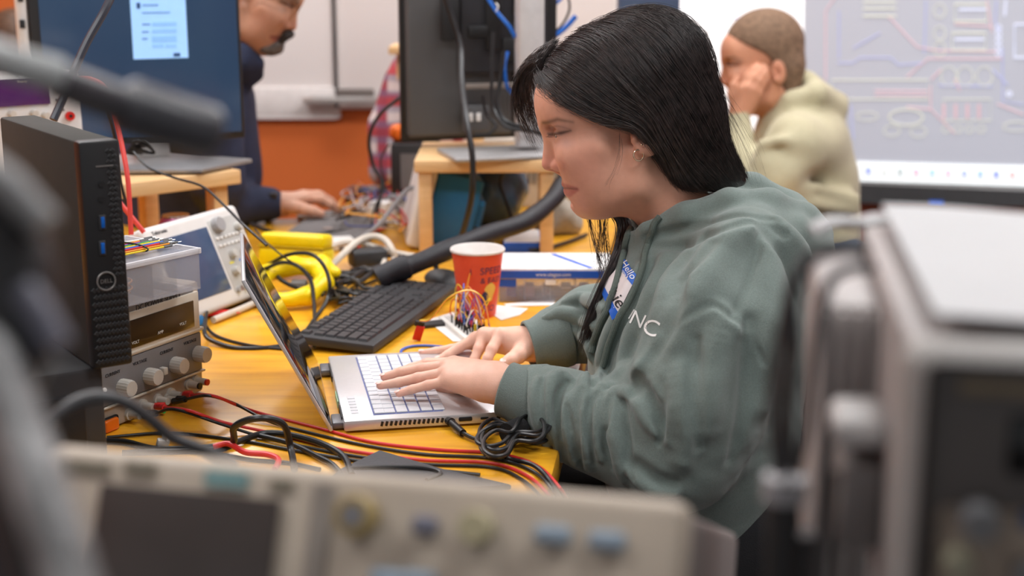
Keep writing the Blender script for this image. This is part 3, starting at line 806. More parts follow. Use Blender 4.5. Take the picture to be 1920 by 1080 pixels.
# ---------------------------------------------------------------- hair
def dline(p, a, b):
    """signed distance in the profile plane, positive to the left of a->b as seen in the picture turned clockwise"""
    d = np.array([b[0]-a[0], b[2]-a[2]]); d /= np.linalg.norm(d); n = np.array([-d[1], d[0]])
    return (p[:, 0]-a[0])*n[0]+(p[:, 2]-a[2])*n[1]
def f_hairbase(p):
    m = mir(p)
    d = ell(p, H(1156, 166), (.106, .081, .0915), HR)
    d = smin(d, pol(m, [H(1225, 130, .025), H(1262, 215, .035), H(1303, 298, .030), H(1350, 325, .014), H(1388, 338, .004)], [.074, .056, .042, .022, .009], .02), .03)
    l1 = dline(m, H(980, 150, .06), H(1190, 238, .07))      # above the hairline is positive
    l2 = dline(m, H(1252, 352, .07), H(1200, 205, .07))     # behind the ear
    cut = smax(l1, -l2, .01)      # the face side, free of hair
    return smax(d, -cut, .006)
v, q = sdf_arrays(f_hairbase, H(985, 470)-np.array([.03, .13, -.02]), H(1440, 5)+np.array([0.02, .13, .03]), .0032)
v = relax(v, q, 2, .5)
HB = np_mesh('hair', v, q, M_hair, WOM)
GN = [
 [(1003, 160, .02), (1024, 184, .044), (1062, 204, .062), (1105, 222, .074), (1140, 236, .079), (1176, 236, .084), (1206, 258, .084), (1236, 320, .066)],
 [(1004, 150, .02), (1022, 178, .042), (1062, 206, .062), (1112, 226, .075), (1160, 232, .082), (1203, 246, .085), (1228, 300, .07), (1252, 350, .05)],
 [(1008, 128, .01), (1040, 148, .05), (1090, 183, .072), (1142, 212, .082), (1200, 234, .088), (1236, 285, .08), (1264, 357, .05)],
 [(1020, 105, 0), (1060, 115, .05), (1110, 150, .075), (1165, 193, .086), (1215, 230, .09), (1255, 300, .08), (1292, 366, .05)],
 [(1045, 80, 0), (1090, 85, .045), (1140, 120, .072), (1195, 170, .088), (1240, 230, .088), (1280, 300, .075), (1332, 362, .04)],
 [(1080, 55, 0), (1130, 60, .045), (1185, 100, .07), (1235, 160, .083), (1275, 230, .08), (1315, 300, .065), (1375, 350, .03)],
 [(1120, 35, 0), (1170, 42, .04), (1225, 80, .062), (1272, 140, .07), (1310, 210, .068), (1350, 280, .05), (1400, 340, .02)],
 [(1150, 25, -.01), (1210, 40, .02), (1260, 80, .04), (1305, 140, .045), (1340, 210, .045), (1370, 270, .035), (1402, 335, .015)],
 [(1165, 22, -.03), (1225, 42, -.02), (1275, 85, 0), (1320, 150, .01), (1352, 215, .01), (1380, 270, .01), (1408, 330, 0)]]
def resample(pts, n):
    c = np.array(catmull(pts, 10)); s = np.r_[0, np.cumsum(np.linalg.norm(np.diff(c, axis=0), axis=1))]
    t = np.linspace(0, s[-1], n); return np.stack([np.interp(t, s, c[:, k]) for k in range(3)], 1)
def strands(guides, N, seed, proj_=None, n=18, r=.00030, spread=.0, wav=.0036, off=(.0005, .0065), trim=(0, .12), lenv=(.8, 1.0), fly=.16):
    rg = np.random.RandomState(seed)
    G = np.stack([resample([H(*q) for q in g], 28) for g in guides])      # G x 28 x 3
    k = rg.uniform(0, len(guides)-1.001, N) if len(guides) > 1 else np.zeros(N); i = k.astype(int); f = (k-i)[:, None, None]
    Pt = G[i]*(1-f)+G[np.minimum(i+1, len(guides)-1)]*f
    # a strand starts and stops somewhere along its guide
    a = rg.uniform(trim[0], trim[1], N); b = rg.uniform(*lenv, N)
    short = rg.rand(N) < .35; a = np.where(short, rg.uniform(0, .5, N), a)
    T = a[:, None]+(b-a)[:, None]*np.linspace(0, 1, n)[None]
    x = T*27; x0 = np.clip(x.astype(int), 0, 26); fr = (x-x0)[..., None]
    ar = np.arange(N)[:, None]
    S = Pt[ar, x0]*(1-fr)+Pt[ar, x0+1]*fr
    tt = np.linspace(0, 1, n)[None, :, None]
    amp = rg.normal(0, wav, (N, 1, 3)); ph = rg.uniform(0, 6.28, (N, 1, 3)); fq = rg.uniform(2, 6, (N, 1, 3))
    S = S+amp*np.sin(fq*tt+ph)+rg.normal(0, spread, (N, 1, 3))*(.3+tt)
    clump = rg.randint(0, max(2, N//24), N)
    co = rg.normal(0, .0036, (max(2, N//24), 1, 3)); S = S+co[clump]*tt
    if proj_ is not None:
        o = rg.uniform(off[0], off[1], N)*(rg.rand(N)**.5)
        o = np.where(rg.rand(N) < fly, o+rg.uniform(.002, .010, N), o)
        ot = (o[:, None]*(.35+.65*np.sin(np.linspace(.2, 3.0, n))[None])).reshape(-1)
        Q = S.reshape(-1, 3)
        for _ in range(3):
            d = proj_(Q.astype(np.float32)); e = .002; g = np.zeros_like(Q)
            for ax in range(3):
                dv = np.zeros(3); dv[ax] = e; g[:, ax] = proj_((Q+dv).astype(np.float32))-proj_((Q-dv).astype(np.float32))
            g /= np.linalg.norm(g, axis=1)[:, None]+1e-9
            Q = Q-g*np.clip(d-ot, -.02, .02)[:, None]
        S = Q.reshape(N, n, 3)
        S[:, 1:-1] = .5*S[:, 1:-1]+.25*(S[:, 2:]+S[:, :-2])
    return S, rg
def strand_mesh(S, rg, r):
    N, n, _ = S.shape
    d = np.gradient(S, axis=1); d /= np.linalg.norm(d, axis=2)[..., None]+1e-9
    u = np.cross(d, np.array([.3, .5, .81])); u /= np.linalg.norm(u, axis=2)[..., None]+1e-9; w = np.cross(d, u)
    rr = r*rg.uniform(.6, 1.25, (N, 1, 1))*(1-.65*np.linspace(0, 1, n)[None, :, None]**2)
    V = np.stack([S+rr*(math.cos(t)*u+math.sin(t)*w) for t in (0, 2.094, 4.189)], 2)   # N n 3 3
    idx = np.arange(N*n*3).reshape(N, n, 3)
    q = []
    for j in range(3):
        j2 = (j+1) % 3; q.append(np.stack([idx[:, :-1, j], idx[:, :-1, j2], idx[:, 1:, j2], idx[:, 1:, j]], -1).reshape(-1, 4))
    return V.reshape(-1, 3), np.concatenate(q)
parts = []
S, rg = strands(GN, 6000, 1, f_hairbase); parts.append(strand_mesh(S, rg, .00032))
S, rg = strands(GN, 420, 21, f_hairbase, wav=.007, off=(.003, .010), fly=.6, lenv=(.5, 1.05) if 0 else (.5, 1)); parts.append(strand_mesh(S, rg, .00022))
S2, rg = strands([[(x, y, -max(l, 0)) for x, y, l in g] for g in GN], 1600, 2, f_hairbase); parts.append(strand_mesh(S2, rg, .00034))
S, rg = strands([[(1034, 88, 0), (1019, 108, .002), (1009, 132, -.002), (1002, 156, -.008), (999, 176, -.014)], [(1048, 72, 0), (1022, 96, -.008), (1006, 120, -.012), (997, 148, -.018), (993, 176, -.026)]], 320, 12, spread=.0016, lenv=(.6, 1)); parts.append(strand_mesh(S, rg, .00026))
FR_ = [[(1014, 112, 0), (985, 128, -.03), (968, 160, -.048), (966, 200, -.055), (980, 240, -.06), (996, 268, -.062)],
       [(1020, 100, -.005), (992, 112, -.035), (974, 150, -.055), (974, 195, -.062), (990, 240, -.068), (1012, 285, -.07)],
       [(1048, 72, 0), (1016, 96, -.012), (998, 124, -.024), (990, 158, -.034), (992, 195, -.045), (1000, 240, -.055)],
       [(1035, 92, -.01), (1005, 105, -.04), (985, 140, -.06), (988, 190, -.068), (1008, 240, -.072), (1040, 300, -.075)]]
S, rg = strands(FR_, 700, 3, spread=.0028, wav=.0022, lenv=(.45, 1)); parts.append(strand_mesh(S, rg, .00028))
S, rg = strands([[(1004, 140, .0), (1012, 165, .02), (1030, 185, .04), (1060, 203, .055), (1095, 215, .064)], [(1008, 130, .005), (1028, 160, .035), (1062, 186, .058), (1110, 212, .070)]], 260, 9, spread=.0018, lenv=(.5, 1)); parts.append(strand_mesh(S, rg, .00022))
LK = [[(1128, 385, -.055), (1156, 415, -.025), (1158, 450, .005), (1141, 500, .025), (1117, 555, .03), (1098, 605, .03), (1086, 655, .02)],
      [(1150, 380, -.05), (1178, 412, -.02), (1180, 447, .01), (1163, 500, .03), (1142, 555, .035), (1124, 605, .035), (1104, 662, .02)]]
S, rg = strands(LK, 520, 4, spread=.0022, wav=.0015, lenv=(.85, 1)); parts.append(strand_mesh(S, rg, .00042))
TK = [[(1100, 370, -.07), (1106, 410, -.068), (1116, 460, -.065), (1130, 520, -.055), (1134, 560, -.05)], [(1120, 375, -.066), (1126, 430, -.062), (1124, 480, -.06), (1132, 545, -.05)], [(1140, 380, -.06), (1136, 430, -.055), (1146, 500, -.045), (1136, 550, -.045)]]
for g, sd in zip(TK, (5, 6, 7)):
    S, rg = strands([g], 26, sd, spread=.0022, wav=.003, lenv=(.7, 1)); parts.append(strand_mesh(S, rg, .00030))
S, rg = strands([[(1160, 236, .076), (1162, 280, .074), (1150, 315, .070), (1132, 338, .066), (1130, 352, .064)]], 7, 8, spread=.002, wav=.002); parts.append(strand_mesh(S, rg, .00016))
S, rg = strands([[(1150, 30, 0), (1240, 60, .02), (1330, 150, .03), (1395, 260, .03), (1430, 340, .02)], [(1200, 45, 0), (1280, 100, .03), (1350, 200, .04), (1392, 290, .04), (1405, 350, .03)]], 60, 10, spread=.008, wav=.006, lenv=(.7, 1)); parts.append(strand_mesh(S, rg, .00018))
o_ = 0; VV = []; QQ = []
for a, b in parts: VV.append(a); QQ.append(b+o_); o_ += len(a)
M_str = bpy.data.materials.new('brown_black_hair_strands'); M_str.use_nodes = True; nt = M_str.node_tree; b = nt.nodes['Principled BSDF']
tcn = nt.nodes.new('ShaderNodeTexCoord'); nz = nt.nodes.new('ShaderNodeTexNoise'); nz.inputs['Scale'].default_value = 90; nz.inputs['Detail'].default_value = 5
nt.links.new(tcn.outputs['Object'], nz.inputs['Vector']); rp = nt.nodes.new('ShaderNodeValToRGB'); rp.color_ramp.elements[0].position = .35; rp.color_ramp.elements[1].position = .70
rp.color_ramp.elements[0].color = (.012, .008, .008, 1); rp.color_ramp.elements[1].color = (.075, .052, .048, 1)
nt.links.new(nz.outputs['Fac'], rp.inputs[0]); nt.links.new(rp.outputs[0], b.inputs['Base Color']); b.inputs['Roughness'].default_value = .42; b.inputs['Specular IOR Level'].default_value = .8
st = np_mesh('hair_strands', np.concatenate(VV), np.concatenate(QQ), M_str, HB)
st['kind'] = 'stuff'
# ================================================================ LAPTOP
A0 = onz(645, 790, TZ+.018); A1 = onz(615, 668, TZ+.018)
dW = (A1-A0); dW[2] = 0; LW = .318; dW /= np.linalg.norm(dW); dD = np.array([dW[1], -dW[0], 0]); LD = .222
def frame(o, x, y, z=(0, 0, 1)):
    return Matrix(((x[0], y[0], z[0], o[0]), (x[1], y[1], z[1], o[1]), (x[2], y[2], z[2], o[2]), (0, 0, 0, 1)))
M_sil = mat('silver_aluminium', (.66, .65, .66), .33, metal=.55, noise=.02, nscale=200)
M_key = mat('silver_keycap', (.60, .60, .63), .45, noise=.03); M_blk = mat('matte_black_plastic', (.012, .012, .013), .45, noise=.1); M_keylight = mat('key_backlight', (.12, .14, .30), .5, emit=.04, ecol=(.3, .4, 1))
M_glassblk = mat('glossy_black_screen', (.008, .008, .009), .06, spec=.8)
LAP = thing('laptop', 'open silver laptop with white keys under the woman\'s hands', 'laptop', tuple(A0-np.array([0, 0, .018])), math.atan2(dD[1], dD[0]))
# local: x = towards the user, y = towards the far side, z up
b = MB(); prof = [(0, 0), (LD, 0), (LD, LW), (0, LW)]
b.prism(prof, .003, .018, bev=.003); b.build('base', M_sil, LAP)
kb = MB(); kb.box((.0875, LW*.5, .01805), (.094, LW*.89, .0008), 0); kb.build('key_well', M_keylight, LAP)
rows = [14, 14, 14, 13, 12, 9]; wells = .0165
for r_, n in enumerate(rows):
    x = .046+r_*.0168 if r_ else .0492
    tot = LW*.88; y = LW*.06
    ws = [1]*n
    if r_ == 1: ws[0] = 1.0; ws[-1] = 1.6
    if r_ == 2: ws[0] = 1.6; ws[-1] = 1.2
    if r_ == 3: ws[0] = 1.8; ws[-1] = 1.9
    if r_ == 4: ws[0] = 2.2; ws[-1] = 2.4
    if r_ == 5: ws = [1.1, 1, 1, 1, 5.5, 1, 1, 1, 1]
    u = tot/sum(ws)
    for w_ in ws:
        MB().box((x, y+w_*u/2, .0194), (.0148 if r_ else .0135, w_*u-.0028, .0022), .0006, seg=1).build('key', M_key, LAP); y += w_*u
t = MB()
for k in range(6): t.box((.017, .035+k*.013, .0183), (.010, .011, .0008), .0002, seg=1)
t.build('media_keys', M_key, LAP)
MB().box((.182, LW*.5, .0181), (.062, .11, .0006), .0002, seg=1).build('trackpad', mat('trackpad_silver', (.58, .57, .59), .3, metal=.5), LAP)
v_ = MB()
for k in range(14): v_.box((.050+k*.0062, -.0006, .0115), (.0032, .002, .0065), 0, rot=(0, .25, 0))
v_.build('side_vent', M_blk, LAP)
po = MB().box((.162, -.0006, .011), (.018, .002, .0058), .0015).box((.188, -.0006, .0105), (.011, .002, .0034), .001).cyl((.207, .001, .011), (.207, -.0012, .011), .0028)
po.build('side_ports', M_blk, LAP)
rv = MB()
for k in range(9): rv.box((-.0004, .03+k*.006, .0105), (.002, .003, .010), 0, rot=(.3, 0, 0))
for k in range(12): rv.box((-.0004, .22+k*.006, .0105), (.002, .003, .010), 0, rot=(.3, 0, 0))
rv.build('rear_vent', M_blk, LAP)
MB().box((-.0012, .12, .0105), (.001, .05, .010), 0).build('rear_sticker', mat('green_sticker', (.35, .55, .36), .5), LAP)
# lid: opened past vertical
Lo = onz(636, 812, TZ+.004); tip = None
hinge = np.array([-.012, 0, .004]); la = math.radians(118)
def lidang():
    # choose the opening angle so the near top corner lands where the photo has it
    best = None
    Lm = tmat(LAP)
    for d in range(95, 140):
        a = math.radians(d); p = Lm @ Vector((-.012+.235*math.cos(a), 0, .006+.235*math.sin(a)))
        X, Y = proj(p[:]); e = abs(X-460)+.3*abs(Y-440)
        if best is None or e < best[0]: best = (e, d, X, Y)
    print('LID', best); return math.radians(best[1])
la = lidang()
ux = Vector((math.cos(la), 0, math.sin(la))); nrm = Vector((math.sin(la), 0, -math.cos(la)))
LM = Matrix(((ux.x, 0, nrm.x, -.014), (0, 1, 0, 0), (ux.z, 0, nrm.z, .006), (0, 0, 0, 1)))
lid = MB(); lid.box((.1175, LW/2, -.0025), (.235, LW, .005), .002, M=LM); lid = lid.build('lid', M_sil, LAP)
MB().box((.119, LW/2, .0004), (.226, LW-.008, .001), .0003, M=LM).build('screen', M_glassblk, lid)
for yy in (.035, LW-.035): MB().box((-.004, yy, .007), (.020, .040, .009), .002).build('hinge', mat('dark_hinge', (.18, .18, .19), .4, metal=.5), LAP)
# ================================================================ OTHER PEOPLE
def xf(V, src, dst, s, dpitch, mirror, yaw=0):
    q = (V-src)*s
    c, n = math.cos(dpitch), math.sin(dpitch)      # extra forward pitch for a face looking to -X
    x = q[:, 0]*c+q[:, 2]*-n*-1*-1; z = q[:, 2]*c+q[:, 0]*n
    q = np.stack([q[:, 0]*c-q[:, 2]*n, q[:, 1], q[:, 0]*n+q[:, 2]*c], 1)
    if mirror: q[:, 0] *= -1
    if yaw:
        c, n = math.cos(yaw), math.sin(yaw); q = np.stack([q[:, 0]*c-q[:, 1]*n, q[:, 0]*n+q[:, 1]*c, q[:, 2]], 1)
    return q+dst
def f_short(p):
    m = mir(p)
    d = ell(p, H(1152, 158), (.103, .080, .093), HR)
    l1 = dline(m, H(990, 150, .05), H(1130, 190, .07)); l2 = dline(m, H(1235, 330, .06), H(1165, 190, .07))
    d = smin(d, seg(m, H(1240, 230, .02), H(1262, 300, .02), .05, .035), .03)
    return smax(d, -smax(l1, -l2, .02), .006)
SV, SQ = sdf_arrays(f_short, H(985, 470)-np.array([.03, .13, -.02]), H(1400, 5)+np.array([0.02, .13, .03]), .0045)
SV = relax(SV, SQ, 2, .5)
def person(label, loc, src, dst, s, dp, mirror, yaw, skin, haircol, group=None):
    t = thing('person', label, 'person', loc)
    k = np.array(skin)/np.array(SKIN); col = HC*k
    V = xf(HV, src, dst, s, dp, mirror, yaw); Q = HQ[:, ::-1] if mirror else HQ
    np_mesh('head', V, Q, M_skin, t, col=np.clip(col, 0, 1))
    if haircol:
        V = xf(SV, src, dst, s, dp, mirror, yaw)
        np_mesh('hair', V, SQ[:, ::-1] if mirror else SQ, haircol, t)
    return t
def body(t, f, lo, hi, m, name, vox=.008):
    v, q = sdf_arrays(f, lo, hi, vox); v = relax(v, q, 1, .4); return np_mesh(name, v, q, m, t)
EAR = H(1205, 252, 0)
# --- man in the navy jacket leaning over the far side of the table
tipW = H(1016, 309); YM = 3.36
M_navy = mat('navy_jacket', (.018, .026, .062), .8, noise=.2, nscale=30, bump=.4, bscale=300)
MANL = person('bearded man with glasses in a navy jacket leaning over the far table edge', (-.72, YM, 0), tipW, at(556, 52, YM), 1.04, .19, True, .0, (.56, .30, .20), mat('grey_black_hair', (.03, .026, .024), .6, noise=.4))
def mm(px, py, l=0): return at(px, py, YM-l)
def f_jack(p):
    d = pol(p, [mm(372, 190, -.02), mm(352, 300, -.02), mm(345, 560, -.02), mm(345, 800, -.02)], [.125, .165, .165, .17], .05)
    d = smin(d, ell(p, mm(365, 215, -.02), (.12, .23, .13)), .06)
    d = smin(d, pol(p, [mm(400, 240, .16), mm(405, 340, .17), mm(420, 385, .12), mm(505, 384, .06)], [.07, .06, .055, .040], .02), .03)
    d = smin(d, pol(p, [mm(400, 130, .06), mm(440, 115, .05), mm(462, 150, .02)], [.045, .04, .02], .02), .02)
    d = smin(d, pol(p, [mm(455, 95, .05), mm(478, 118, .03), mm(484, 140, .01)], [.016, .018, .012], .01), .02)
    q = p.astype(np.float64)
    return (d+.003*np.sin(30*q[:, 0])*np.sin(26*q[:, 2]+8*q[:, 1])).astype(np.float32)
body(MANL, f_jack, (-1.16, 2.95, .55), (-.50, 3.75, 1.36), M_navy, 'jacket')
MB().tube([mm(448, 92, .058), mm(470, 108, .045), mm(484, 122, .025)], .010, 8).build('shirt_collar', mat('white_cotton', (.7, .68, .66), .8), MANL, world=True)
gb = MB()
gm = mat('thin_metal_frame', (.25, .2, .16), .3, metal=.8)
for s in (1, -1):
    c0 = mm(561, 8, .031*s); u = np.array([.10, -.85*s*0+0, 0]);
    gb.tube([c0+np.array([.006*math.sin(a)*.4, .022*math.cos(a), .015*math.sin(a)]) for a in np.linspace(0, 6.283, 16, endpoint=False)], .0011, 6, 2, True)
    gb.tube([mm(558, 4, .055*s), mm(520, -2, .075*s), mm(470, -4, .078*s)], .0013, 6)
gb.tube([mm(561, 6, .01), mm(562, 4, 0), mm(561, 6, -.01)], .001, 6)
gb.build('glasses', gm, MANL, world=True)
def f_beard(p):
    pm = p.copy(); pm[:, 1] = YM-np.abs(pm[:, 1]-YM)
    a = pol(pm, [mm(545, 64, 0), mm(536, 68, .018), mm(524, 80, .024)], [.010, .010, .006])
    b = pol(pm, [mm(518, 88, .0), mm(508, 90, .018), mm(494, 90, .036)], [.019, .017, .012], .01)
    b = smax(b, -seg(pm, mm(534, 77, 0), mm(520, 78, .02), .006, .005), .003)
    return a if MUST else smin(b, seg(pm, mm(522, 84, .024), mm(506, 90, .028), .008, .011), .01)
MUST = True
body(MANL, f_beard, (-.65, YM-.07, 1.12), (-.47, YM+.07, 1.25), mat('dark_moustache', (.035, .028, .026), .9, noise=.5, nscale=150, bump=1, bscale=300), 'moustache', .004)
MUST = False
body(MANL, f_beard, (-.65, YM-.07, 1.12), (-.47, YM+.07, 1.25), mat('grizzled_beard', (.15, .13, .12), .9, noise=.5, nscale=150, bump=1, bscale=300), 'beard', .004)
wz = (J((492, 384, 3.31), (520, 384, 3.31), (530, 383, 3.312)), [.030, .027, .026])
mc = J((578, 372, 3.29), (574, 366, 3.32), (568, 365, 3.345), (560, 367, 3.37))
pal = [((at(532, 383, 3.30), .022), (mc[0], .013)), ((at(532, 382, 3.31), .023), (mc[1], .013)), ((at(532, 382, 3.325), .022), (mc[2], .012)), ((at(532, 382, 3.335), .02), (mc[3], .011))]
fg = [([mc[0]]+J((604, 374, 3.29), (620, 384, 3.29), (630, 394, 3.30)), [.0115, .0105, .0095, .008]), ([mc[1]]+J((602, 367, 3.33), (620, 377, 3.34), (634, 390, 3.345)), [.0115, .0105, .0095, .008]),
      ([mc[2]]+J((596, 364, 3.365), (614, 374, 3.375), (624, 386, 3.38)), [.011, .010, .009, .0075]), ([mc[3]]+J((584, 366, 3.395), (598, 374, 3.40), (606, 384, 3.40)), [.010, .009, .008, .0065])]
th = (J((545, 388, 3.285), (570, 392, 3.26), (588, 396, 3.255), (602, 401, 3.255)), [.017, .014, .0125, .0095])
fh = hand_f(wz, pal, fg, th)
v, q = sdf_arrays(fh, at(485, 410, 3.30)-np.array([.02, .12, .04]), at(640, 350, 3.35)+np.array([.03, .12, .04]), .003)
np_mesh('hand', v, q, M_hand, MANL, col=np.tile((.60, .33, .23), (len(v), 1)))
wb_ = MB(); w0, w1 = at(500, 384, 3.31), at(516, 384, 3.31)
dd = (w1-w0)/np.linalg.norm(w1-w0)
wb_.m(mat('steel_bracelet', (.35, .35, .37), .25, metal=.9)).cyl(w0-dd*.004, w0+dd*.012, .0405, n=24)
wo = wb_.build('wristwatch', None, MANL, world=True); MB().box(tuple(at(508, 366, 3.28)), (.03, .03, .012), .003).build('watch_face', M_blk, wo, world=True)
for s in (1, -1): MB().box(tuple(np.array([-.80, YM+.02+s*.1, .045])), (.28, .1, .09), .03).build('shoe', mat('black_shoe', (.015, .015, .015), .5), MANL, world=True)
def f_tr(p):
    d = None
    for s in (1, -1):
        e = pol(p, [(-.80, YM+.02+.09*s, .72), (-.82, YM+.02+.1*s, .42), (-.84, YM+.02+.1*s, .10)], [.10, .075, .06]); d = e if d is None else smin(d, e, .03)
    return d
body(MANL, f_tr, (-1.0, YM-.25, .06), (-.6, YM+.3, .86), mat('black_denim', (.012, .012, .014), .85), 'trousers', .012)

# --- man in the pale hoodie, head resting on his hand
YT = 4.05
M_tan = mat('pale_khaki_fleece', (.46, .42, .28), .9, noise=.08, nscale=200, bump=.3, bscale=500, sheen=.2, spec=.2)
MANR = person('man with short brown hair in a pale khaki hoodie resting his cheek on his hand', (.9, YT, 0), EAR, at(1452, 138, YT), 1.10, -.16, False, .0, (.58, .27, .16), mat('short_brown_hair', (.19, .115, .07), .8, noise=.35, nscale=90, bump=.6, bscale=400))
def tm(px, py, l=0): return at(px, py, YT-l)
def f_tan(p):
    d = pol(p, [tm(1495, 250), tm(1512, 330), tm(1520, 430), tm(1530, 620)], [.105, .135, .135, .14], .05)
    d = smin(d, ell(p, tm(1500, 265), (.125, .21, .12)), .06)
    d = smin(d, pol(p, [tm(1490, 270, .17), tm(1450, 330, .19), tm(1400, 352, .17)], [.085, .075, .062], .03), .03)
    d = smin(d, pol(p, [tm(1398, 350, .17), tm(1388, 300, .14), tm(1384, 240, .10)], [.060, .048, .038], .02), .02)
    d = smin(d, pol(p, [tm(1490, 270, -.15), tm(1430, 350, -.16), tm(1390, 340, -.12)], [.08, .065, .05], .03), .03)
    pm = p.copy(); pm[:, 1] = YT-np.abs(pm[:, 1]-YT)
    h = pol(pm, [tm(1455, 220, .03), tm(1485, 188, .075), tm(1530, 178, .08), tm(1568, 205, .02)], [.022, .028, .034, .032], .01)
    h = smin(h, pol(pm, [tm(1515, 148, .03), tm(1545, 180, .03), tm(1575, 190, 0)], [.022, .03, .026], .01), .02)
    d = smin(d, h, .02)
    d = smax(d, -pol(p, [tm(1445, 110), tm(1475, 190)], [.06, .058]), .01)
    q = p.astype(np.float64)
    for pts, r in (([(1430, 300), (1475, 320), (1520, 300)], .012), ([(1455, 365), (1530, 352), (1600, 372)], .010), ([(1440, 390), (1520, 380), (1600, 395)], .010), ([(1430, 270), (1465, 262), (1500, 272)], .010), ([(1420, 330), (1455, 345), (1480, 335)], .010)):
        A = [at(x, y, YT-.26+.0009*abs(x-1460)) for x, y in pts]
        d = smin(d, pol(p, A, r*1.6), .03)
    return (d+.003*np.sin(24*q[:, 0])*np.sin(34*q[:, 2]+9*q[:, 0])).astype(np.float32)
body(MANR, f_tan, (.50, YT-.34, .40), (1.12, YT+.34, 1.10), M_tan, 'hoodie', .009)
cf = MB(); cf.tube([tm(1388, 262, .115), tm(1383, 232, .098), tm(1381, 214, .092)], lambda t: .040-.003*t, 16); cf.build('cuff', M_tan, MANR, world=True)
wz = ([tm(1382, 225, .095), tm(1384, 210, .09), tm(1388, 200, .088)], [.027, .026, .026])
mc = [tm(1392, 165, .104), tm(1402, 164, .112), tm(1412, 168, .112), tm(1422, 174, .106)]
pal = [((tm(1384, 200, .088), .02), (mc[0], .013)), ((tm(1388, 200, .092), .022), (mc[1], .013)), ((tm(1394, 202, .092), .022), (mc[2], .012)), ((tm(1400, 205, .09), .02), (mc[3], .012))]
fg = [([mc[0]]+[tm(1402, 143, .100), tm(1412, 130, .094), tm(1420, 122, .088)], [.0115, .0105, .0095, .0085]), ([mc[1]]+[tm(1414, 145, .108), tm(1424, 133, .100), tm(1432, 125, .094)], [.0115, .0105, .0095, .0085]),
      ([mc[2]]+[tm(1424, 150, .108), tm(1432, 139, .102), tm(1438, 131, .096)], [.011, .010, .009, .008]), ([mc[3]]+[tm(1430, 158, .104), tm(1436, 148, .098), tm(1440, 141, .094)], [.010, .009, .0085, .0075])]
th = ([tm(1378, 195, .085), tm(1372, 178, .088), tm(1376, 160, .088), tm(1382, 148, .084)], [.017, .014, .012, .010])
fh = hand_f(wz, pal, fg, th)
v, q = sdf_arrays(fh, tm(1350, 250, .15)-np.array([.0, .03, 0]), tm(1455, 100, .02)+np.array([.0, .03, 0]), .0035)
np_mesh('hand', v, q, M_hand, MANR, col=np.tile((.60, .28, .17), (len(v), 1)))
def f_tr2(p):
    d = None
    for s in (1, -1):
        e = pol(p, [(.95, YT+.1*s, .48), (.52, YT+.13*s, .50), (.54, YT+.13*s, .10)], [.10, .075, .055]); d = e if d is None else smin(d, e, .03)
    return d
body(MANR, f_tr2, (.40, YT-.3, .05), (1.1, YT+.3, .62), mat('blue_grey_denim', (.05, .07, .11), .85), 'trousers', .014)
for s in (1, -1): MB().box((.50, YT+.13*s, .045), (.27, .1, .09), .03).build('shoe', mat('black_shoe', (.015, .015, .015), .5), MANR, world=True)
st_ = thing('stool', 'grey stool under the man in the pale khaki hoodie', 'stool', (.97, YT, 0))
MB().cyl((0, 0, .35), (0, 0, .40), .19, n=32).build('seat', M_chair, st_)
for k in range(4):
    a = k*math.pi/2+.78; MB().cyl((.10*math.cos(a), .10*math.sin(a), .36), (.2*math.cos(a), .2*math.sin(a), 0), .012).build('leg', M_leg, st_)
# second table carrying his elbow
t2 = thing('side_table', 'orange wood table in front of the man in the pale hoodie', 'table', (.35, 4.05, 0))
MB().box((.09, .06, .655), (.72, 1.0, .04), .006).build('tabletop', M_table, t2)
for sx in (-.2, .38):
    for sy in (-.36, .46): MB().box((sx, sy, .3175), (.045, .045, .635), .004).build('leg', M_leg, t2)

# --- person in the plaid shirt, mostly behind the centre monitor
m = bpy.data.materials.new('red_plaid_flannel'); m.use_nodes = True; nt = m.node_tree; b = nt.nodes['Principled BSDF']; b.inputs['Roughness'].default_value = .9
tcn = nt.nodes.new('ShaderNodeTexCoord'); sx = nt.nodes.new('ShaderNodeSeparateXYZ'); nt.links.new(tcn.outputs['Object'], sx.inputs[0])
def stripes(out, fr, ph):
    a = nt.nodes.new('ShaderNodeMath'); a.operation = 'MULTIPLY_ADD'; a.inputs[1].default_value = fr; a.inputs[2].default_value = ph; nt.links.new(out, a.inputs[0])
    c = nt.nodes.new('ShaderNodeMath'); c.operation = 'SINE'; nt.links.new(a.outputs[0], c.inputs[0])
    d = nt.nodes.new('ShaderNodeMapRange'); d.inputs['From Min'].default_value = -.1; d.inputs['From Max'].default_value = .5; nt.links.new(c.outputs[0], d.inputs['Value']); return d.outputs[0]
def mixc(f, a, c):
    x = nt.nodes.new('ShaderNodeMix'); x.data_type = 'RGBA'; nt.links.new(f, x.inputs[0])
    for k, v in ((6, a), (7, c)):
        if isinstance(v, tuple): x.inputs[k].default_value = (*v, 1)
        else: nt.links.new(v, x.inputs[k])
    return x.outputs[2]
cA = mixc(stripes(sx.outputs[2], 78, 0), (.62, .52, .50), (.42, .05, .06))
cB = mixc(stripes(sx.outputs[0], 95, 1), cA, (.30, .04, .06))
cC = mixc(stripes(sx.outputs[2], 156, 2.2), cB, (.13, .12, .22)); 
mxn = nt.nodes.new('ShaderNodeMix'); mxn.data_type = 'RGBA'; mxn.inputs[0].default_value = .5; nt.links.new(cB, mxn.inputs[6]); nt.links.new(cC, mxn.inputs[7])
nt.links.new(mxn.outputs[2], b.inputs['Base Color']); M_plaid = m
YP = 4.0
PL = person('person in a red and white plaid shirt standing behind the centre monitor', (-.22, YP, 0), EAR, at(850, -30, YP), 1.08, -.2, False, 0, (.58, .30, .2), mat('short_brown_hair', (.10, .055, .032), .75))
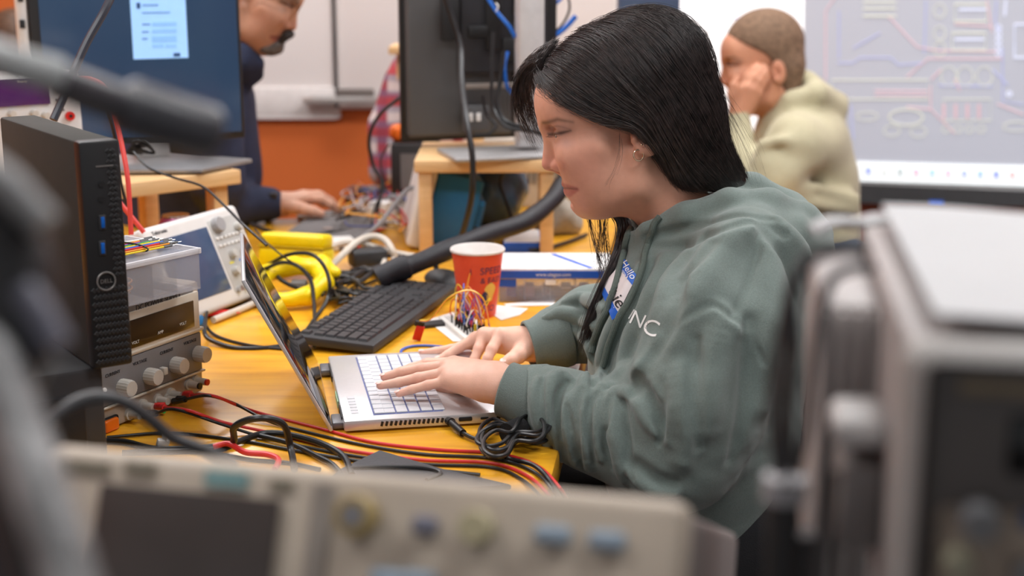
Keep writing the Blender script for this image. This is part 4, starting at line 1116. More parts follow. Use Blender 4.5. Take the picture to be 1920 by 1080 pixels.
def f_pl(p):
    d = pol(p, [at(800, 140, YP), at(800, 240, YP), at(805, 400, YP), at(805, 600, YP)], [.09, .13, .14, .14], .05)
    d = smin(d, ell(p, at(805, 165, YP), (.12, .21, .10)), .05)
    d = smin(d, pol(p, [at(765, 160, YP-.14), at(730, 240, YP-.16), at(722, 320, YP-.20)], [.068, .055, .045], .02), .03)
    return d
body(PL, f_pl, at(660, 560, YP)-np.array([0, .4, 0]), at(960, 60, YP)+np.array([0, .3, 0]), M_plaid, 'shirt', .010)
body(PL, lambda p: smin(pol(p, [(-.24, YP-.09, .70), (-.24, YP-.09, .1)], [.1, .06]), pol(p, [(-.24, YP+.09, .70), (-.24, YP+.09, .1)], [.1, .06]), .03), (-.4, YP-.22, .05), (-.08, YP+.22, .84), mat('black_denim', (.012, .012, .014), .85), 'trousers', .014)
for s in (1, -1): MB().box((-.27, YP+.09*s, .045), (.27, .1, .09), .03).build('shoe', mat('black_shoe', (.015, .015, .015), .5), PL, world=True)
# --- brown haired person at the far left
YQ = 4.45
PQ = person('brown haired person behind the left monitor, only the top of the head showing', (-1.62, YQ, 0), EAR, at(40, 118, YQ), 1.05, .1, False, -.9, (.58, .32, .22), mat('chestnut_hair', (.085, .045, .025), .6, noise=.4, nscale=50))
def f_pq(p): return smin(pol(p, [at(60, 250, YQ), at(65, 500, YQ)], [.13, .15], .05), ell(p, at(60, 240, YQ), (.20, .14, .11)), .05)
body(PQ, f_pq, at(-120, 640, YQ)-np.array([0, .3, 0]), at(260, 160, YQ)+np.array([0, .3, 0]), mat('dark_grey_sweater', (.03, .03, .035), .9), 'sweater', .016)
# ================================================================ INSTRUMENTS AND THINGS ON THE TABLE
M_cream = mat('cream_instrument_plastic', (.60, .55, .47), .5, noise=.03)
M_beige = mat('beige_instrument_plastic', (.42, .36, .30), .5, noise=.03)
M_greyp = mat('grey_panel', (.17, .165, .17), .5, noise=.04)
M_knob = mat('light_grey_knob', (.55, .52, .47), .45)
M_red = mat('red_plastic', (.60, .015, .012), .4); M_green = mat('green_plastic', (.03, .5, .10), .4)
M_white = mat('white_plastic', (.75, .74, .72), .4); M_dark = mat('dark_grey_plastic', (.03, .03, .032), .5, noise=.08)
M_cable = mat('black_cable_rubber', (.012, .012, .013), .38, noise=.1); M_redc = mat('red_cable_silicone', (.62, .03, .03), .4)
M_ink = mat('dark_print', (.03, .03, .035), .6); M_wprint = mat('pale_print', (.6, .58, .55), .6)
M_blue = mat('royal_blue_print', (.01, .09, .50), .4); M_steel = mat('polished_steel', (.6, .6, .6), .25, metal=.9)
M_pine = wood('pale_pine_wood', (.62, .38, .17), (.74, .49, .25), scale=5, rough=.5, stretch=(2, 14, 14), coat=.05)
M_yellow = mat('bright_yellow_plastic', (.85, .62, .0), .35, noise=.04); M_teal = mat('teal_blue_plastic', (.008, .12, .29), .45)
def front_frame(A, B, tilt=0):
    """local frame of a front panel: x along A->B, y into the body, z up"""
    A = np.asarray(A, float); x = np.asarray(B, float)-A; x[2] = 0; x /= np.linalg.norm(x); y = np.array([-x[1], x[0], 0])
    z = np.array([0, 0, 1.]); z2 = z*math.cos(tilt)+y*math.sin(tilt); y2 = y*math.cos(tilt)-z*math.sin(tilt)
    return A, x, y2, z2
def hitp(fr, px, py):
    A, x, y, z = fr; r = ray(px, py); t = ((A-CAM0) @ y)/(r @ y); p = CAM0+t*r-A; return p @ x, p @ z
def frthing(fr, name, label, cat, group=None):
    A, x, y, z = fr
    R3 = Matrix(((x[0], y[0], z[0]), (x[1], y[1], z[1]), (x[2], y[2], z[2])))
    return thing(name, label, cat, A, rot=R3.to_euler(), group=group)
FT = lambda: Matrix(((1, 0, 0, 0), (0, 0, -1, 0), (0, 1, 0, 0), (0, 0, 0, 1)))      # text plane -> front panel
def ftext(mb, s, size, x, z, y=-.0012): mb.text(s, size, Matrix.Translation((x, y, z)) @ FT(), extrude=.0003)
def knob(t, x, z, r, dep, m, name='knob', y=0, ridges=True):
    b = MB(); n = 36; pr = []
    vs = []; 
    for (rr, yy) in ((r*1.0, 0), (r, -dep*.85), (r*.9, -dep), (.0001, -dep)):
        for i in range(n):
            q = rr*(1+(.045 if ridges and i % 2 else 0)*(1 if yy < 0 or True else 0)) if rr > .001 else rr
            vs.append((x+q*math.cos(2*math.pi*i/n), y+yy, z+q*math.sin(2*math.pi*i/n)))
    fs = [[j*n+i, j*n+(i+1) % n, (j+1)*n+(i+1) % n, (j+1)*n+i] for j in range(3) for i in range(n)]
    b.add(vs, fs); return b.build(name, m, t, angle=25)
# ---- bench power supply
PA, PB = onz(168, 824), onz(383, 735)
fr = front_frame(PA, PB); W_ = np.linalg.norm((PB-PA)[:2]); Hh = hitp(fr, 376, 522)[1]; WH = hitp(fr, 380, 640)[0]
PSU = frthing(fr, 'power_supply', 'beige dual bench power supply with four grey knobs and orange power switch', 'power supply')
MB().box((W_/2, .12, Hh/2), (W_, .24, Hh-.004), .005).build('case', M_beige, PSU)
def rectf(x0, y0, x1, y1):  # by picture points: lower-left, upper-right on the panel
    a = hitp(fr, x0, y0); b = hitp(fr, x1, y1); return a, b
b = MB(); zt = Hh-.012
# trim frame, display, lower panel
zD0 = hitp(fr, 357, 612)[1]; zD1 = hitp(fr, 357, 562)[1]; xD1 = hitp(fr, 358, 600)[0]
b.box((W_/2, -.002, (zD0+zD1)/2), (W_*.94, .006, zD1-zD0+.022), .002); b.build('display_frame', M_cream, PSU)
dwin = MB().box((xD1/2+.006, -.0055, (zD0+zD1)/2), (xD1-.012, .002, zD1-zD0), .0005).build('display_window', mat('smoked_brown_window', (.022, .013, .009), .12, spec=.7), PSU)
zL1 = hitp(fr, 372, 622)[1]; zL0 = hitp(fr, 372, 692)[1]
cpan = MB().box((W_/2, -.0015, (zL0+zL1)/2), (W_*.95, .005, zL1-zL0), .0012).build('control_panel', M_greyp, PSU)
MB().box((W_/2, -.002, zL1+.005), (W_, .008, .004), .001).box((W_/2, -.002, zL0-.003), (W_, .006, .003), .001).build('trim', M_cream, PSU)
MB().box((W_*.56, -.001, Hh-.013), (W_*.74, .004, .013), .0008).build('name_strip', M_greyp, PSU)
tx = MB(); ftext(tx, 'DC POWER SUPPLY', .0105, W_*.62, Hh-.013, -.0034); tx.build('lettering', M_ink, cpan, smooth=False)
for (s_, px, py) in (('CURRENT', 207, 700), ('VOLTAGE', 258, 678), ('CURRENT', 308, 658), ('VOLTAGE', 352, 640)):
    u, z = hitp(fr, px, py); tx = MB(); ftext(tx, s_, .0062, u, z, -.0044); tx.build('lettering', M_ink, cpan, smooth=False)
for (s_, px, py) in (('VOLT', 247, 641), ('AMP', 294, 622), ('VOLT', 336, 606)):
    u, z = hitp(fr, px, py); tx = MB(); ftext(tx, s_, .0058, u, z, -.0068); tx.build('display_lettering', M_wprint, dwin, smooth=False)
for px, py in ((220, 724), (270, 703), (319, 682), (362, 661)):
    u, z = hitp(fr, px+4, py+1); knob(PSU, u, z, .0112, .018, M_knob, y=-.004)
u, z = hitp(fr, 298, 694); MB().box((u, -.008, z), (.008, .010, .010), .001).build('push_button', M_knob, PSU)
u, z = hitp(fr, 185, 733); MB().cyl((u, -.003, z), (u-.002, -.013, z+.004), .002, .003).build('toggle_switch', M_white, PSU)
u, z = hitp(fr, 205, 796); MB().box((u, -.003, z), (.026, .008, .017), .0035, seg=3).build('power_switch', mat('orange_switch', (.85, .17, .01), .3), PSU)
MB().box((u, -.0005, z), (.031, .004, .022), .004, seg=3).build('switch_bezel', M_dark, PSU)
posts = []
for px, py, cap in ((247, 775, None), (272, 758, 'r'), (290, 765, 'g'), (300, 748, None), (325, 737, 'r'), (318, 745, 'g'), (358, 719, 'k'), (372, 712, 'e')):
    u, z = hitp(fr, px-6, py+1); r = .0055 if cap != 'g' else .004
    pb = MB().m(M_knob).cyl((u, 0, z), (u, -.020, z), r, r*.9); pb.cyl((u, 0, z), (u, -.004, z), r*1.5)
    if cap in ('k', 'e'): pb.m(M_blk if cap == 'k' else M_red).cyl((u, -.020, z), (u, -.023, z), r*.85)
    if cap == 'g': pb.m(M_green).cyl((u, -.016, z), (u, -.023, z), r*.9)
    pb.build('binding_post', None, PSU); posts.append((u, z))
def F3(fr, u, y, z): return fr[0]+fr[1]*u+fr[2]*y+fr[3]*z
# banana leads
def lead(label, m, start, way, r=.0021, plug=True, name='test_lead', group=None, cat='cable', n=10):
    t = thing(name, label, cat, (start[0], start[1], TZ), group=group)
    if plug:
        d = np.array(way[0])-np.array(start); d /= np.linalg.norm(d)
        MB().cyl(start, start+d*.028, .0048, .0042, n=14).box(tuple(start+d*.016+np.array([0, 0, .0035])), (.012, .008, .004), .001).build('banana_plug', m, t, world=True)
        s2 = start+d*.028
        MB().tube([s2]+way, r, n, 8).build('wire', m, t, world=True)
    else: MB().tube([start]+way, r, n, 8).build('wire', m, t, world=True)
    return t
T0 = TZ+.0025
def tp(l, dz=0): return [onz(*(a if len(a) == 3 else (a[0], a[1], T0+dz))) for a in l]
u, z = hitp(fr, 272, 758)
lead('red test lead plugged into the lower left terminal of the beige power supply', M_redc, F3(fr, u, -.018, z), tp([(355, 770, .785), (420, 792, .765), (520, 814, T0), (640, 842, T0), (790, 862, T0), (920, 868, T0), (990, 893, T0), (1035, 935, T0), (1062, 975, .70)]))
u, z = hitp(fr, 247, 775)
lead('black test lead plugged into the lower left terminal of the beige power supply', M_cable, F3(fr, u, -.022, z), tp([(330, 768, .785), (420, 797, .765), (500, 821, T0), (640, 851, T0), (790, 870, T0), (920, 876, T0), (980, 900, T0), (1022, 940, T0), (1050, 980, .70)]))
u, z = hitp(fr, 325, 737)
lead('red test lead plugged beside the green capped post of the power supply', M_redc, F3(fr, u, -.018, z), tp([(400, 742, .79), (450, 762, .765), (500, 778, T0), (600, 803, T0), (700, 829, T0), (820, 843, T0), (930, 850, T0), (1005, 872, T0), (1050, 915, T0), (1078, 960, .70)]))
u, z = hitp(fr, 303, 748)
lead('black test lead plugged beside the green capped post of the power supply', M_cable, F3(fr, u, -.022, z), tp([(390, 742, .79), (440, 757, .77), (500, 788, .756), (560, 806, T0), (680, 834, T0), (800, 852, T0), (920, 859, T0), (998, 883, T0), (1042, 925, T0), (1070, 968, .70)]))
# ---- parts box on the power supply
zt = TZ+Hh-.002
bx = front_frame(np.array([*F3(fr, -.015, -.012, 0)[:2], zt+.0015]), np.array([*F3(fr, .15, -.035, 0)[:2], zt]))
PBX = frthing(bx, 'parts_box', 'clear plastic parts box lying on the beige power supply', 'box')
M_clear = mat('frosted_clear_plastic', (.58, .58, .63), .25, alpha=.26, noise=.02, spec=.6); M_clear2 = mat('clear_plastic_edge', (.85, .85, .88), .25, alpha=.6)
bw, bd, bh = .205, .15, .052
g = MB()
g.box((bw/2, .001, bh/2), (bw, .002, bh), .0005).box((bw/2, bd-.001, bh/2), (bw, .002, bh), .0005).box((.001, bd/2, bh/2), (.002, bd, bh), .0005).box((bw-.001, bd/2, bh/2), (.002, bd, bh), .0005).box((bw/2, bd/2, .001), (bw, bd, .002), .0005)
g.build('tray', M_clear, PBX)
g = MB()
for k in range(1, 5): g.box((bw*k/5, bd/2, bh*.45), (.0015, bd-.004, bh*.85))
g.box((bw/2, bd*.5, bh*.45), (bw-.004, .0015, bh*.85)); g.build('divider', M_clear, PBX)
g = MB().box((bw/2, bd/2, bh+.002), (bw+.004, bd+.004, .003), .001); g.build('lid', M_clear, PBX)
g = MB()
for sx in (0, bw): g.box((sx, bd/2, bh+.002), (.004, bd+.006, .008), .001)
for sy in (0, bd): g.box((bw/2, sy, bh+.002), (bw+.006, .004, .008), .001)
g.tube([(.03, .02, bh+.005), (.09, .03, bh+.005), (.10, .06, bh+.005), (.12, .065, bh+.005), (.15, .10, bh+.005)], .0012, 6, 0); g.tube([(.02, .04, bh+.005), (.08, .05, bh+.005), (.12, .11, bh+.005)], .0012, 6, 0)
g.build('rim', M_clear2, PBX)
# wires coiled inside
for k, (c, m) in enumerate((((.04, .03), M_cable), ((.05, .035), M_redc), ((.09, .035), mat('copper_wire_coil', (.5, .25, .12), .4)))):
    t = MB().tube([(c[0]+.022*math.cos(a), c[1]+.016*math.sin(a), .008+.0045*a/3) for a in np.linspace(0, 17, 50)], .0014, 6, 0)
    o = t; w = [Matrix(tmat(PBX)) @ Vector(q) for q in o.v]; o.v = [tuple(q) for q in w]
    tag(o.build('wire_coil', m), 'coil of %s wire inside the clear parts box' % ('black', 'red', 'copper')[k], 'wire')
# jumper bundle
JB = thing('jumper_wire_bundle', 'bundle of coloured jumper wires with black pin ends on the clear parts box', 'wires', tmat(PBX) @ Vector((.08, .05, bh+.006)))
Mb = tmat(PBX)
jc = [(.85, .6, .02), (.8, .28, .02), (.6, .02, .02), (.02, .3, .1), (.75, .75, .72), (.05, .15, .6), (.3, .05, .35), (.02, .02, .02)]
jm = [mat('jumper_%d' % i, c, .4) for i, c in enumerate(jc)]
c1 = hitp(bx, 0, 0)
for k in range(22):
    x0 = -.03+R_.uniform(-.01, .01); y0_ = .030+k*.0024; zz = bh+.0085+(k % 3)*.0022
    pts = [Vector((x0+.02, y0_+.004*math.sin(k), zz)), Vector((.10, y0_+.002, zz+.001)), Vector((.172+.012*math.sin(k*1.7), y0_+.003, zz))]
    w = [np.array(Mb @ q) for q in pts]
    MB().tube(w, .0013, 6, 5).build('jumper_wire', jm[k % 8], JB, world=True)
    d = (w[-1]-w[-2]); d /= np.linalg.norm(d)
    MB().m(M_blk).cyl(w[-1], w[-1]+d*.015, .0019, n=4).m(M_steel).cyl(w[-1]+d*.015, w[-1]+d*.022, .0004, n=5).build('pin_end', None, JB, world=True)
MB().tube([np.array(Mb @ Vector((.14, .030+.026+.029*math.cos(a), bh+.011+.005*math.sin(a)))) for a in np.linspace(0, 6.28, 14, endpoint=False)], .0013, 6, 0, True).build('tie', M_blk, JB, world=True)

# ---- small form factor computer on a black case
zT = .90
TA, TB = onz(172, 690, zT), onz(244, 678, zT)
ft = front_frame(TA, TB); tw = np.linalg.norm((TB-TA)[:2]); th_ = hitp(ft, 160, 264)[1]
PC = frthing(ft, 'desktop_computer', 'slim black desktop computer standing upright with two blue ports', 'computer')
MB().box((tw/2, .15, th_/2), (tw, .29, th_), .003).build('case', mat('black_computer_case', (.030, .029, .025), .85, noise=.05), PC)
fp = MB().box((tw/2, .0, th_/2), (tw+.001, .02, th_+.001), .004); fpo = fp.build('front_bezel', mat('black_bezel_plastic', (.008, .008, .009), .5), PC)
gr = MB()
xg0 = tw*.60
for i in range(60):
    for j in range(4):
        zz = th_-.012-i*.0062
        if zz < .1*th_*1.0+.0: pass
        if zz < .006: continue
        full = zz < th_*.40
        if zz > th_*.40 and j > 1: continue
        x = (tw*.70+j*tw*.115) if not full else None
        if full: continue
        gr.box((x+(i % 2)*.0022, -.0094, zz), (.0045, .003, .0045), .0004, rot=(0, .78, 0), seg=1)
for i in range(int(th_*.36/.0085)):
    for j in range(8):
        gr.box((tw*.12+j*tw*.105+(i % 2)*tw*.05, -.0095, .008+i*.0085), (.0052, .003, .0052), .0004, rot=(0, .78, 0), seg=1)
gr.build('vent_grille', mat('grille_black', (.016, .016, .017), .5), PC, smooth=False)
for py in (414, 462):
    u, z = hitp(ft, 186, py); MB().m(M_dark).box((u, -.0105, z), (.008, .003, .017), .0008).m(mat('usb_blue', (.0, .10, .45), .35)).box((u, -.012, z), (.004, .003, .0125), .0005).build('usb_port', None, fpo)
u, z = hitp(ft, 193, 524)
MB().tube([(u+.0105*math.cos(a), -.0112, z+.0105*math.sin(a)) for a in np.linspace(0, 6.283, 24, endpoint=False)], .0011, 6, 0, True).build('logo_ring', mat('dull_silver', (.25, .24, .23), .4, metal=.6), fpo)
lg = MB(); lg.text('DELL', .0065, Matrix.Translation((u, -.0115, z)) @ FT() , extrude=.0004); lg.build('logo_lettering', mat('dull_silver', (.25, .24, .23), .4), fpo, smooth=False)
for py in (343, 371):
    u, z = hitp(ft, 184, py); MB().cyl((u, -.0100, z), (u, -.0115, z), .0035).build('audio_jack', M_blk, fpo)
u, z = hitp(ft, 190, 309); MB().box((u, -.0106, z), (.02, .001, .0015)).build('status_mark', mat('dull_silver', (.25, .24, .23), .4), fpo)
cs = thing('equipment_case', 'black equipment case under the slim desktop computer', 'case', (*F3(ft, -.11, .15, 0)[:2], TZ), math.atan2(ft[1][1], ft[1][0]))
MB().box((-.0, .0, (zT-TZ)/2), (.25, .29, zT-TZ-.001), .006).build('case_body', M_dark, cs)
MB().box((0, -.146, .07), (.20, .004, .10), .002).build('case_front', M_blk, cs)

# ---- white oscilloscope leaning back behind the parts box
so = front_frame(onz(372, 596, .765), onz(507, 545, .765), math.radians(24))
BRp = onz(507, 545, .765); L_ = .275
A_ = BRp-so[1]*L_; so = (A_, so[1], so[2], so[3])
OSC = frthing(so, 'oscilloscope', 'white and teal oscilloscope tilted back on the table behind the laptop', 'oscilloscope')
M_wht = mat('warm_white_plastic', (.66, .64, .62), .45, noise=.02)
oh = .172
MB().box((L_/2, .015, oh/2), (L_, .034, oh), .010, seg=3).build('front_housing', M_wht, OSC)
MB().box((L_/2, .075, oh/2), (L_-.012, .095, oh-.016), .008).build('rear_case', M_teal, OSC)
x0, z0 = hitp(so, 425, 530); x1, z1 = hitp(so, 385, 422)
MB().box((.095, -.0022, .086), (.145, .003, .118), .001).build('screen', mat('dark_blue_lcd', (.05, .08, .15), .15, emit=.02, ecol=(.2, .35, .8), spec=.6), OSC)
MB().box((.218, -.002, .086), (.088, .002, .135), .0008).build('control_panel', mat('pale_grey_panel', (.45, .44, .42), .5), OSC)
knob(OSC, .195, .142, .0135, .012, mat('grey_knob', (.33, .33, .34), .4), y=-.003)
for k, (x, z) in enumerate(((.195, .055), (.222, .055), (.248, .055), (.205, .085), (.24, .085), (.25, .13))): knob(OSC, x, z, .0075, .011, mat('pale_knob', (.5, .49, .46), .4), y=-.003)
for k in range(14):
    MB().box((.182+(k % 7)*.0118, -.0045, .105+.014*(k//7)), (.0075, .004, .005), .001).build('button', M_white, OSC)
for k in range(4):
    x = .185+k*.0225; MB().m(M_steel).cyl((x, 0, .022), (x, -.012, .022), .0048).build('bnc_socket', None, OSC)
MB().m(mat('channel_yellow', (.75, .65, .08), .5)).box((.196, -.0032, .071), (.012, .001, .004)).m(mat('channel_blue', (.1, .25, .6), .5)).box((.225, -.0032, .071), (.012, .001, .004)).build('channel_marks', None, OSC)
tx = MB(); ftext(tx, 'Tektronix', .010, .045, .158, -.0026); tx.build('brand_lettering', M_ink, OSC, smooth=False)
for x in (.04, .235): MB().box((x, -.004, -.006), (.03, .02, .018), .003).build('foot', M_teal, OSC)
# drink can
q = onz(325, 408, .87)
cn = thing('drink_can', 'pink and silver drink can behind the white oscilloscope', 'can', (q[0], q[1]+.02, TZ))
MB().lathe([(.026, 0), (.033, .006), (.033, .108), (.027, .118)]).build('can_body', mat('pink_can_print', (.42, .10, .26), .3, metal=.4), cn)
MB().lathe([(.026, .1185), (.027, .1205), (.0265, .122), (.022, .119)]).build('can_rim', M_steel, cn)

# ---- black keyboard
K0 = onz(700, 655, TZ+.012); K1 = onz(578, 633, TZ+.012); K2 = onz(840, 553, TZ+.012)
kx = K2-K0; kx[2] = 0; kl = .43; kx /= np.linalg.norm(kx); ky = np.array([-kx[1], kx[0], 0])
KB = thing('keyboard', 'full size black keyboard lying behind the laptop', 'keyboard', (K0[0], K0[1], TZ), math.atan2(kx[1], kx[0]))
kd = (K1-K0) @ ky; kd = max(.13, min(kd, .15)); 
kt = Matrix.Translation((0, 0, .004)) @ rotm(math.radians(3), 0, 0)
MB(kt).box((kl/2, kd/2, .007), (kl, kd, .015), .004).build('body', M_dark, KB)
M_keyb = mat('black_keycap', (.028, .028, .031), .42, noise=.08)
lay = []
ksp = .0188; y00 = .014
def krow(yi, xs, ws, h=1):
    x = xs
    for w in ws:
        if w > 0: lay.append((x+w*ksp/2, y00+yi*ksp+.0095, w*ksp, ksp*h))
        x += abs(w)*ksp
krow(0, .011, [1.25, 1.25, 1.25, 6.25, 1.25, 1.25, 1.25, 1.25]); krow(1, .011, [2.25]+[1]*10+[2.75]); krow(2, .011, [1.75]+[1]*11+[2.25]); krow(3, .011, [1.5]+[1]*12+[1.5]); krow(4, .011, [1]*13+[2])
krow(5.25, .011, [1, -.8, 1, 1, 1, 1, -.4, 1, 1, 1, 1, -.4, 1, 1, 1, 1])
xn = .011+15.3*ksp
krow(0, xn, [1, 1, 1]); krow(1, xn, [-1, 1, -1]); krow(3, xn, [1, 1, 1]); krow(4, xn, [1, 1, 1]); krow(5.25, xn, [1, 1, 1])
xn += 3.25*ksp
krow(0, xn, [2, 1, 1]); krow(1, xn, [1, 1, 1]); krow(2, xn, [1, 1, 1, 1]); krow(3, xn, [1, 1, 1]); krow(4, xn, [1, 1, 1, 1])
for (x, y, w, d) in lay:
    if x > kl-.008: continue
    b = MB(kt); w2, d2 = w-.0026, d-.0026
    vs = [(x-w2/2, y-d2/2, .0145), (x+w2/2, y-d2/2, .0145), (x+w2/2, y+d2/2, .0145), (x-w2/2, y+d2/2, .0145), (x-w2/2+.0018, y-d2/2+.0018, .0185), (x+w2/2-.0018, y-d2/2+.0018, .0185), (x+w2/2-.0018, y+d2/2-.001, .0185), (x-w2/2+.0018, y+d2/2-.001, .0185)]
    b.add(vs, [[4, 5, 6, 7], [0, 1, 5, 4], [1, 2, 6, 5], [2, 3, 7, 6], [3, 0, 4, 7]]); b.build('key', M_keyb, KB, smooth=False)

# ---- red paper cup
cq = onz(893, 600, TZ); cr = 0
topc = onz(897, 470, TZ+.125); 
cupx = onz(896, 590, TZ)
dcup = cupx[1]
CUP = thing('paper_cup', 'red paper cup with a white rim behind the breadboard', 'cup', (cupx[0], cupx[1], TZ))
hc = .118
R0, R1 = .031, .0455
cwall = MB().lathe([(R0*.2, .004), (R0-.001, .004), (R0, 0), (R0+.0005, .002), (R1, hc)], n=48, cap=False).build('cup_wall', mat('red_orange_cup_print', (.75, .085, .035), .45, noise=.02), CUP)
MB().lathe([(R1-.0015, hc-.004), (R1+.002, hc-.003), (R1+.0025, hc), (R1+.001, hc+.0022), (R1-.001, hc), (R0-.001, .006), (.001, .006)], n=48, cap=False).build('cup_rim_and_lining', mat('white_paper_lining', (.72, .68, .65), .6), CUP)
cA_ = math.atan2(-cupx[1], -cupx[0])
def wrap(zc, ang0):
    def f(v):
        z = zc+v.y; rr = R0+(R1-R0)*z/hc+.0006; a = cA_+ang0+v.x/rr
        return Vector((rr*math.cos(a), rr*math.sin(a), z))
    return f
I4 = Matrix.Identity(4)
for tw_, sz_, zz_, aa_ in (('SPEED', .0175, .086, .66), ('& EASY', .0145, .069, .68), ('CO', .016, .018, .62), ('I', .014, .085, -.28)):
    MB().text(tw_, sz_, I4, warp=wrap(zz_, aa_)).build('cup_lettering', mat('navy_cup_print', (.03, .03, .12), .5), cwall, smooth=False)
def blob(mb, zc, a0, pts):
    f = wrap(zc, a0); n = len(pts); mb.add([f(Vector((0, 0, 0)))]+[f(Vector((x, y, 0))) for x, y in pts], [[0, i+1, (i+1) % n+1] for i in range(n)])
bb = MB().m(mat('yellow_cup_print', (.80, .55, .12), .5)); blob(bb, .048, .62, [(.010*math.cos(t)*(1+.3*math.sin(3*t)), .017*math.sin(t)) for t in np.linspace(0, 6.28, 16, endpoint=False)])
bb.m(mat('navy_cup_print', (.03, .03, .12), .5)); blob(bb, .035, .34, [(.007*math.cos(t), .015*math.sin(t)) for t in np.linspace(0, 6.28, 14, endpoint=False)])
bb.build('cup_illustration', None, CUP)

# ---- breadboard with jumper wires
B0 = onz(935, 672, TZ+.008); B1 = onz(822, 600, TZ+.008)
fb = front_frame(onz(905, 672, TZ), onz(822, 602, TZ)); fb = (onz(822, 602, TZ)-fb[1]*.165, *fb[1:])
BB = thing('breadboard', 'white breadboard bristling with coloured jumper wires beside the red cup', 'breadboard', (*fb[0][:2], TZ), math.atan2(fb[1][1], fb[1][0]))
bl = .165; bwid = .055
# the long side runs from near to far-left
bbo = MB().box((bl/2, -bwid/2, .0045), (bl, bwid, .009), .0012).build('board', mat('breadboard_white', (.72, .71, .68), .5), BB)
hh = MB()
for i in range(0, 52):
    for j in (0, 1, 2, 3, 4, 6, 7, 8, 9, 10): hh.box((.008+i*.0029, -.009-j*.0036, .0091), (.0011, .0011, .0004))
hh.build('contact_holes', M_dark, bbo, smooth=False)
rr = random.Random(3)
for k in range(22):
    x0 = rr.uniform(.03, .14); y0_ = -rr.uniform(.008, .048); x1_ = min(.155, max(.01, x0+rr.uniform(-.06, .06))); y1_ = -rr.uniform(.008, .048); h = rr.uniform(.035, .085)
    sx, sy = rr.uniform(-.015, .015), rr.uniform(-.02, .02)
    p = [(x0, y0_, .022), (x0+sx*.3, y0_+sy*.3, h*.6), ((x0+x1_)/2+sx, (y0_+y1_)/2+sy, h), (x1_+sx*.3, y1_+sy*.3, h*.6), (x1_, y1_, .022)]
    w = MB().m(jm[[0, 1, 4, 6, 2, 5, 7, 1][k % 8]]).tube(p, .0009, 6, 6); w.m(M_blk)
    for (a, b_) in ((x0, y0_), (x1_, y1_)): w.box((a, b_, .0155), (.0024, .0024, .013), .0003, seg=1)
    w.build('jumper_wire', None, BB)
for k in range(6):
    x = .05+k*.012; MB().m(jm[k % 8]).cyl((x, -.03, .009), (x, -.03, .020), .0028, .0026, n=10).build('component', None, BB)
# module + ribbon of wires
md = onz(785, 640, TZ)
MD = thing('circuit_module', 'small red circuit board module at the end of the orange ribbon wires', 'circuit board', (md[0], md[1], TZ))
MB().box((0, 0, .014), (.014, .004, .026), .0006, rot=(.25, .25, .3)).build('board', M_red, MD)
MB().box((.002, 0, .030), (.016, .006, .009), .0008, rot=(.25, .25, .3)).build('connector', M_blk, MD)
rb = thing('ribbon_wire', 'arching orange, yellow and green ribbon wires between module and breadboard', 'wires', (md[0], md[1], TZ))
for k, m_i in enumerate((1, 0, 3, 1, 0)):
    o_k = k*.0017
    w = [np.array([md[0]+.002, md[1]+o_k, TZ+.034])]+[onz(px, py, zz)+np.array([0, o_k, 0]) for px, py, zz in ((808, 598, .80), (840, 560, .845), (878, 545, .855), (905, 560, .84), (914, 590, .80), (916, 610, .775))]
    MB().tube(w, .00095, 6, 6).build('strand', jm[m_i], rb, world=True)
kx_ = onz(812, 612, TZ); tag(MB().box((kx_[0], kx_[1], TZ+.004), (.045, .02, .007), .001, rot=(.1, 0, .4)).build('usb_stick', M_dark), 'small dark stick lying between keyboard and breadboard', 'usb stick')
lead('short blue cable looping behind the right hand', mat('blue_cable', (.06, .13, .50), .4), onz(850, 652, T0), tp([(800, 648), (768, 650), (752, 658), (760, 668), (790, 664)]), r=.0022, plug=False, name='cable')

# ---- blue and white boxes, clear organiser, papers, mouse
def simplebox(name, label, cat, pxa, pxb, z, dep, h, mats, bev=.0015, z0=TZ):
    f = front_frame(onz(*pxa, z0), onz(*pxb, z0)); w = np.linalg.norm((onz(*pxb, z0)-onz(*pxa, z0))[:2])
    t = frthing(f, name, label, cat); return f, w, t
f, w, t = simplebox('organiser_box', 'clear compartment box with a blue corner label under the blue and white carton', 'box', (936, 566), (1128, 566), 0, 0, 0, None)
oh2 = .043; od = .12
g = MB()
g.box((w/2, .001, oh2/2), (w, .002, oh2), .0005).box((w/2, od-.001, oh2/2), (w, .002, oh2), .0005).box((.001, od/2, oh2/2), (.002, od, oh2), .0005).box((w-.001, od/2, oh2/2), (.002, od, oh2), .0005).box((w/2, od/2, .001), (w, od, .002), .0005).box((w/2, od/2, oh2), (w+.003, od+.003, .003), .001)
g.build('shell', M_clear, t)
g = MB()
for k in range(1, 4): g.box((w*k/4, od/2, oh2/2), (.0015, od-.004, oh2*.9))
g.build('divider', M_clear2, t); MB().box((w*.50, -.002, oh2*.86), (.02, .004, .010), .001).build('latch', M_white, t)
MB().box((w*.08, -.0015, oh2*.83), (w*.17, .001, oh2*.32)).build('blue_label', M_blue, t)
for k in range(5): tag(MB(tmat(t)).box((w*(.12+.18*k), od*.4, .012), (.018, .04, .02), .002).build('component_reel', [M_blue, mat('salmon_reel', (.6, .3, .22), .5), M_greyp, M_white, M_blue][k]), 'small component packet inside the clear compartment box', 'packet', 'packets in the clear box')
f2 = (f[0]+np.array([0, 0, oh2+.002]), f[1], f[2], f[3]); t2_ = frthing(f2, 'carton', 'long flat white and blue carton on the clear compartment box', 'box')
cw = w*1.12
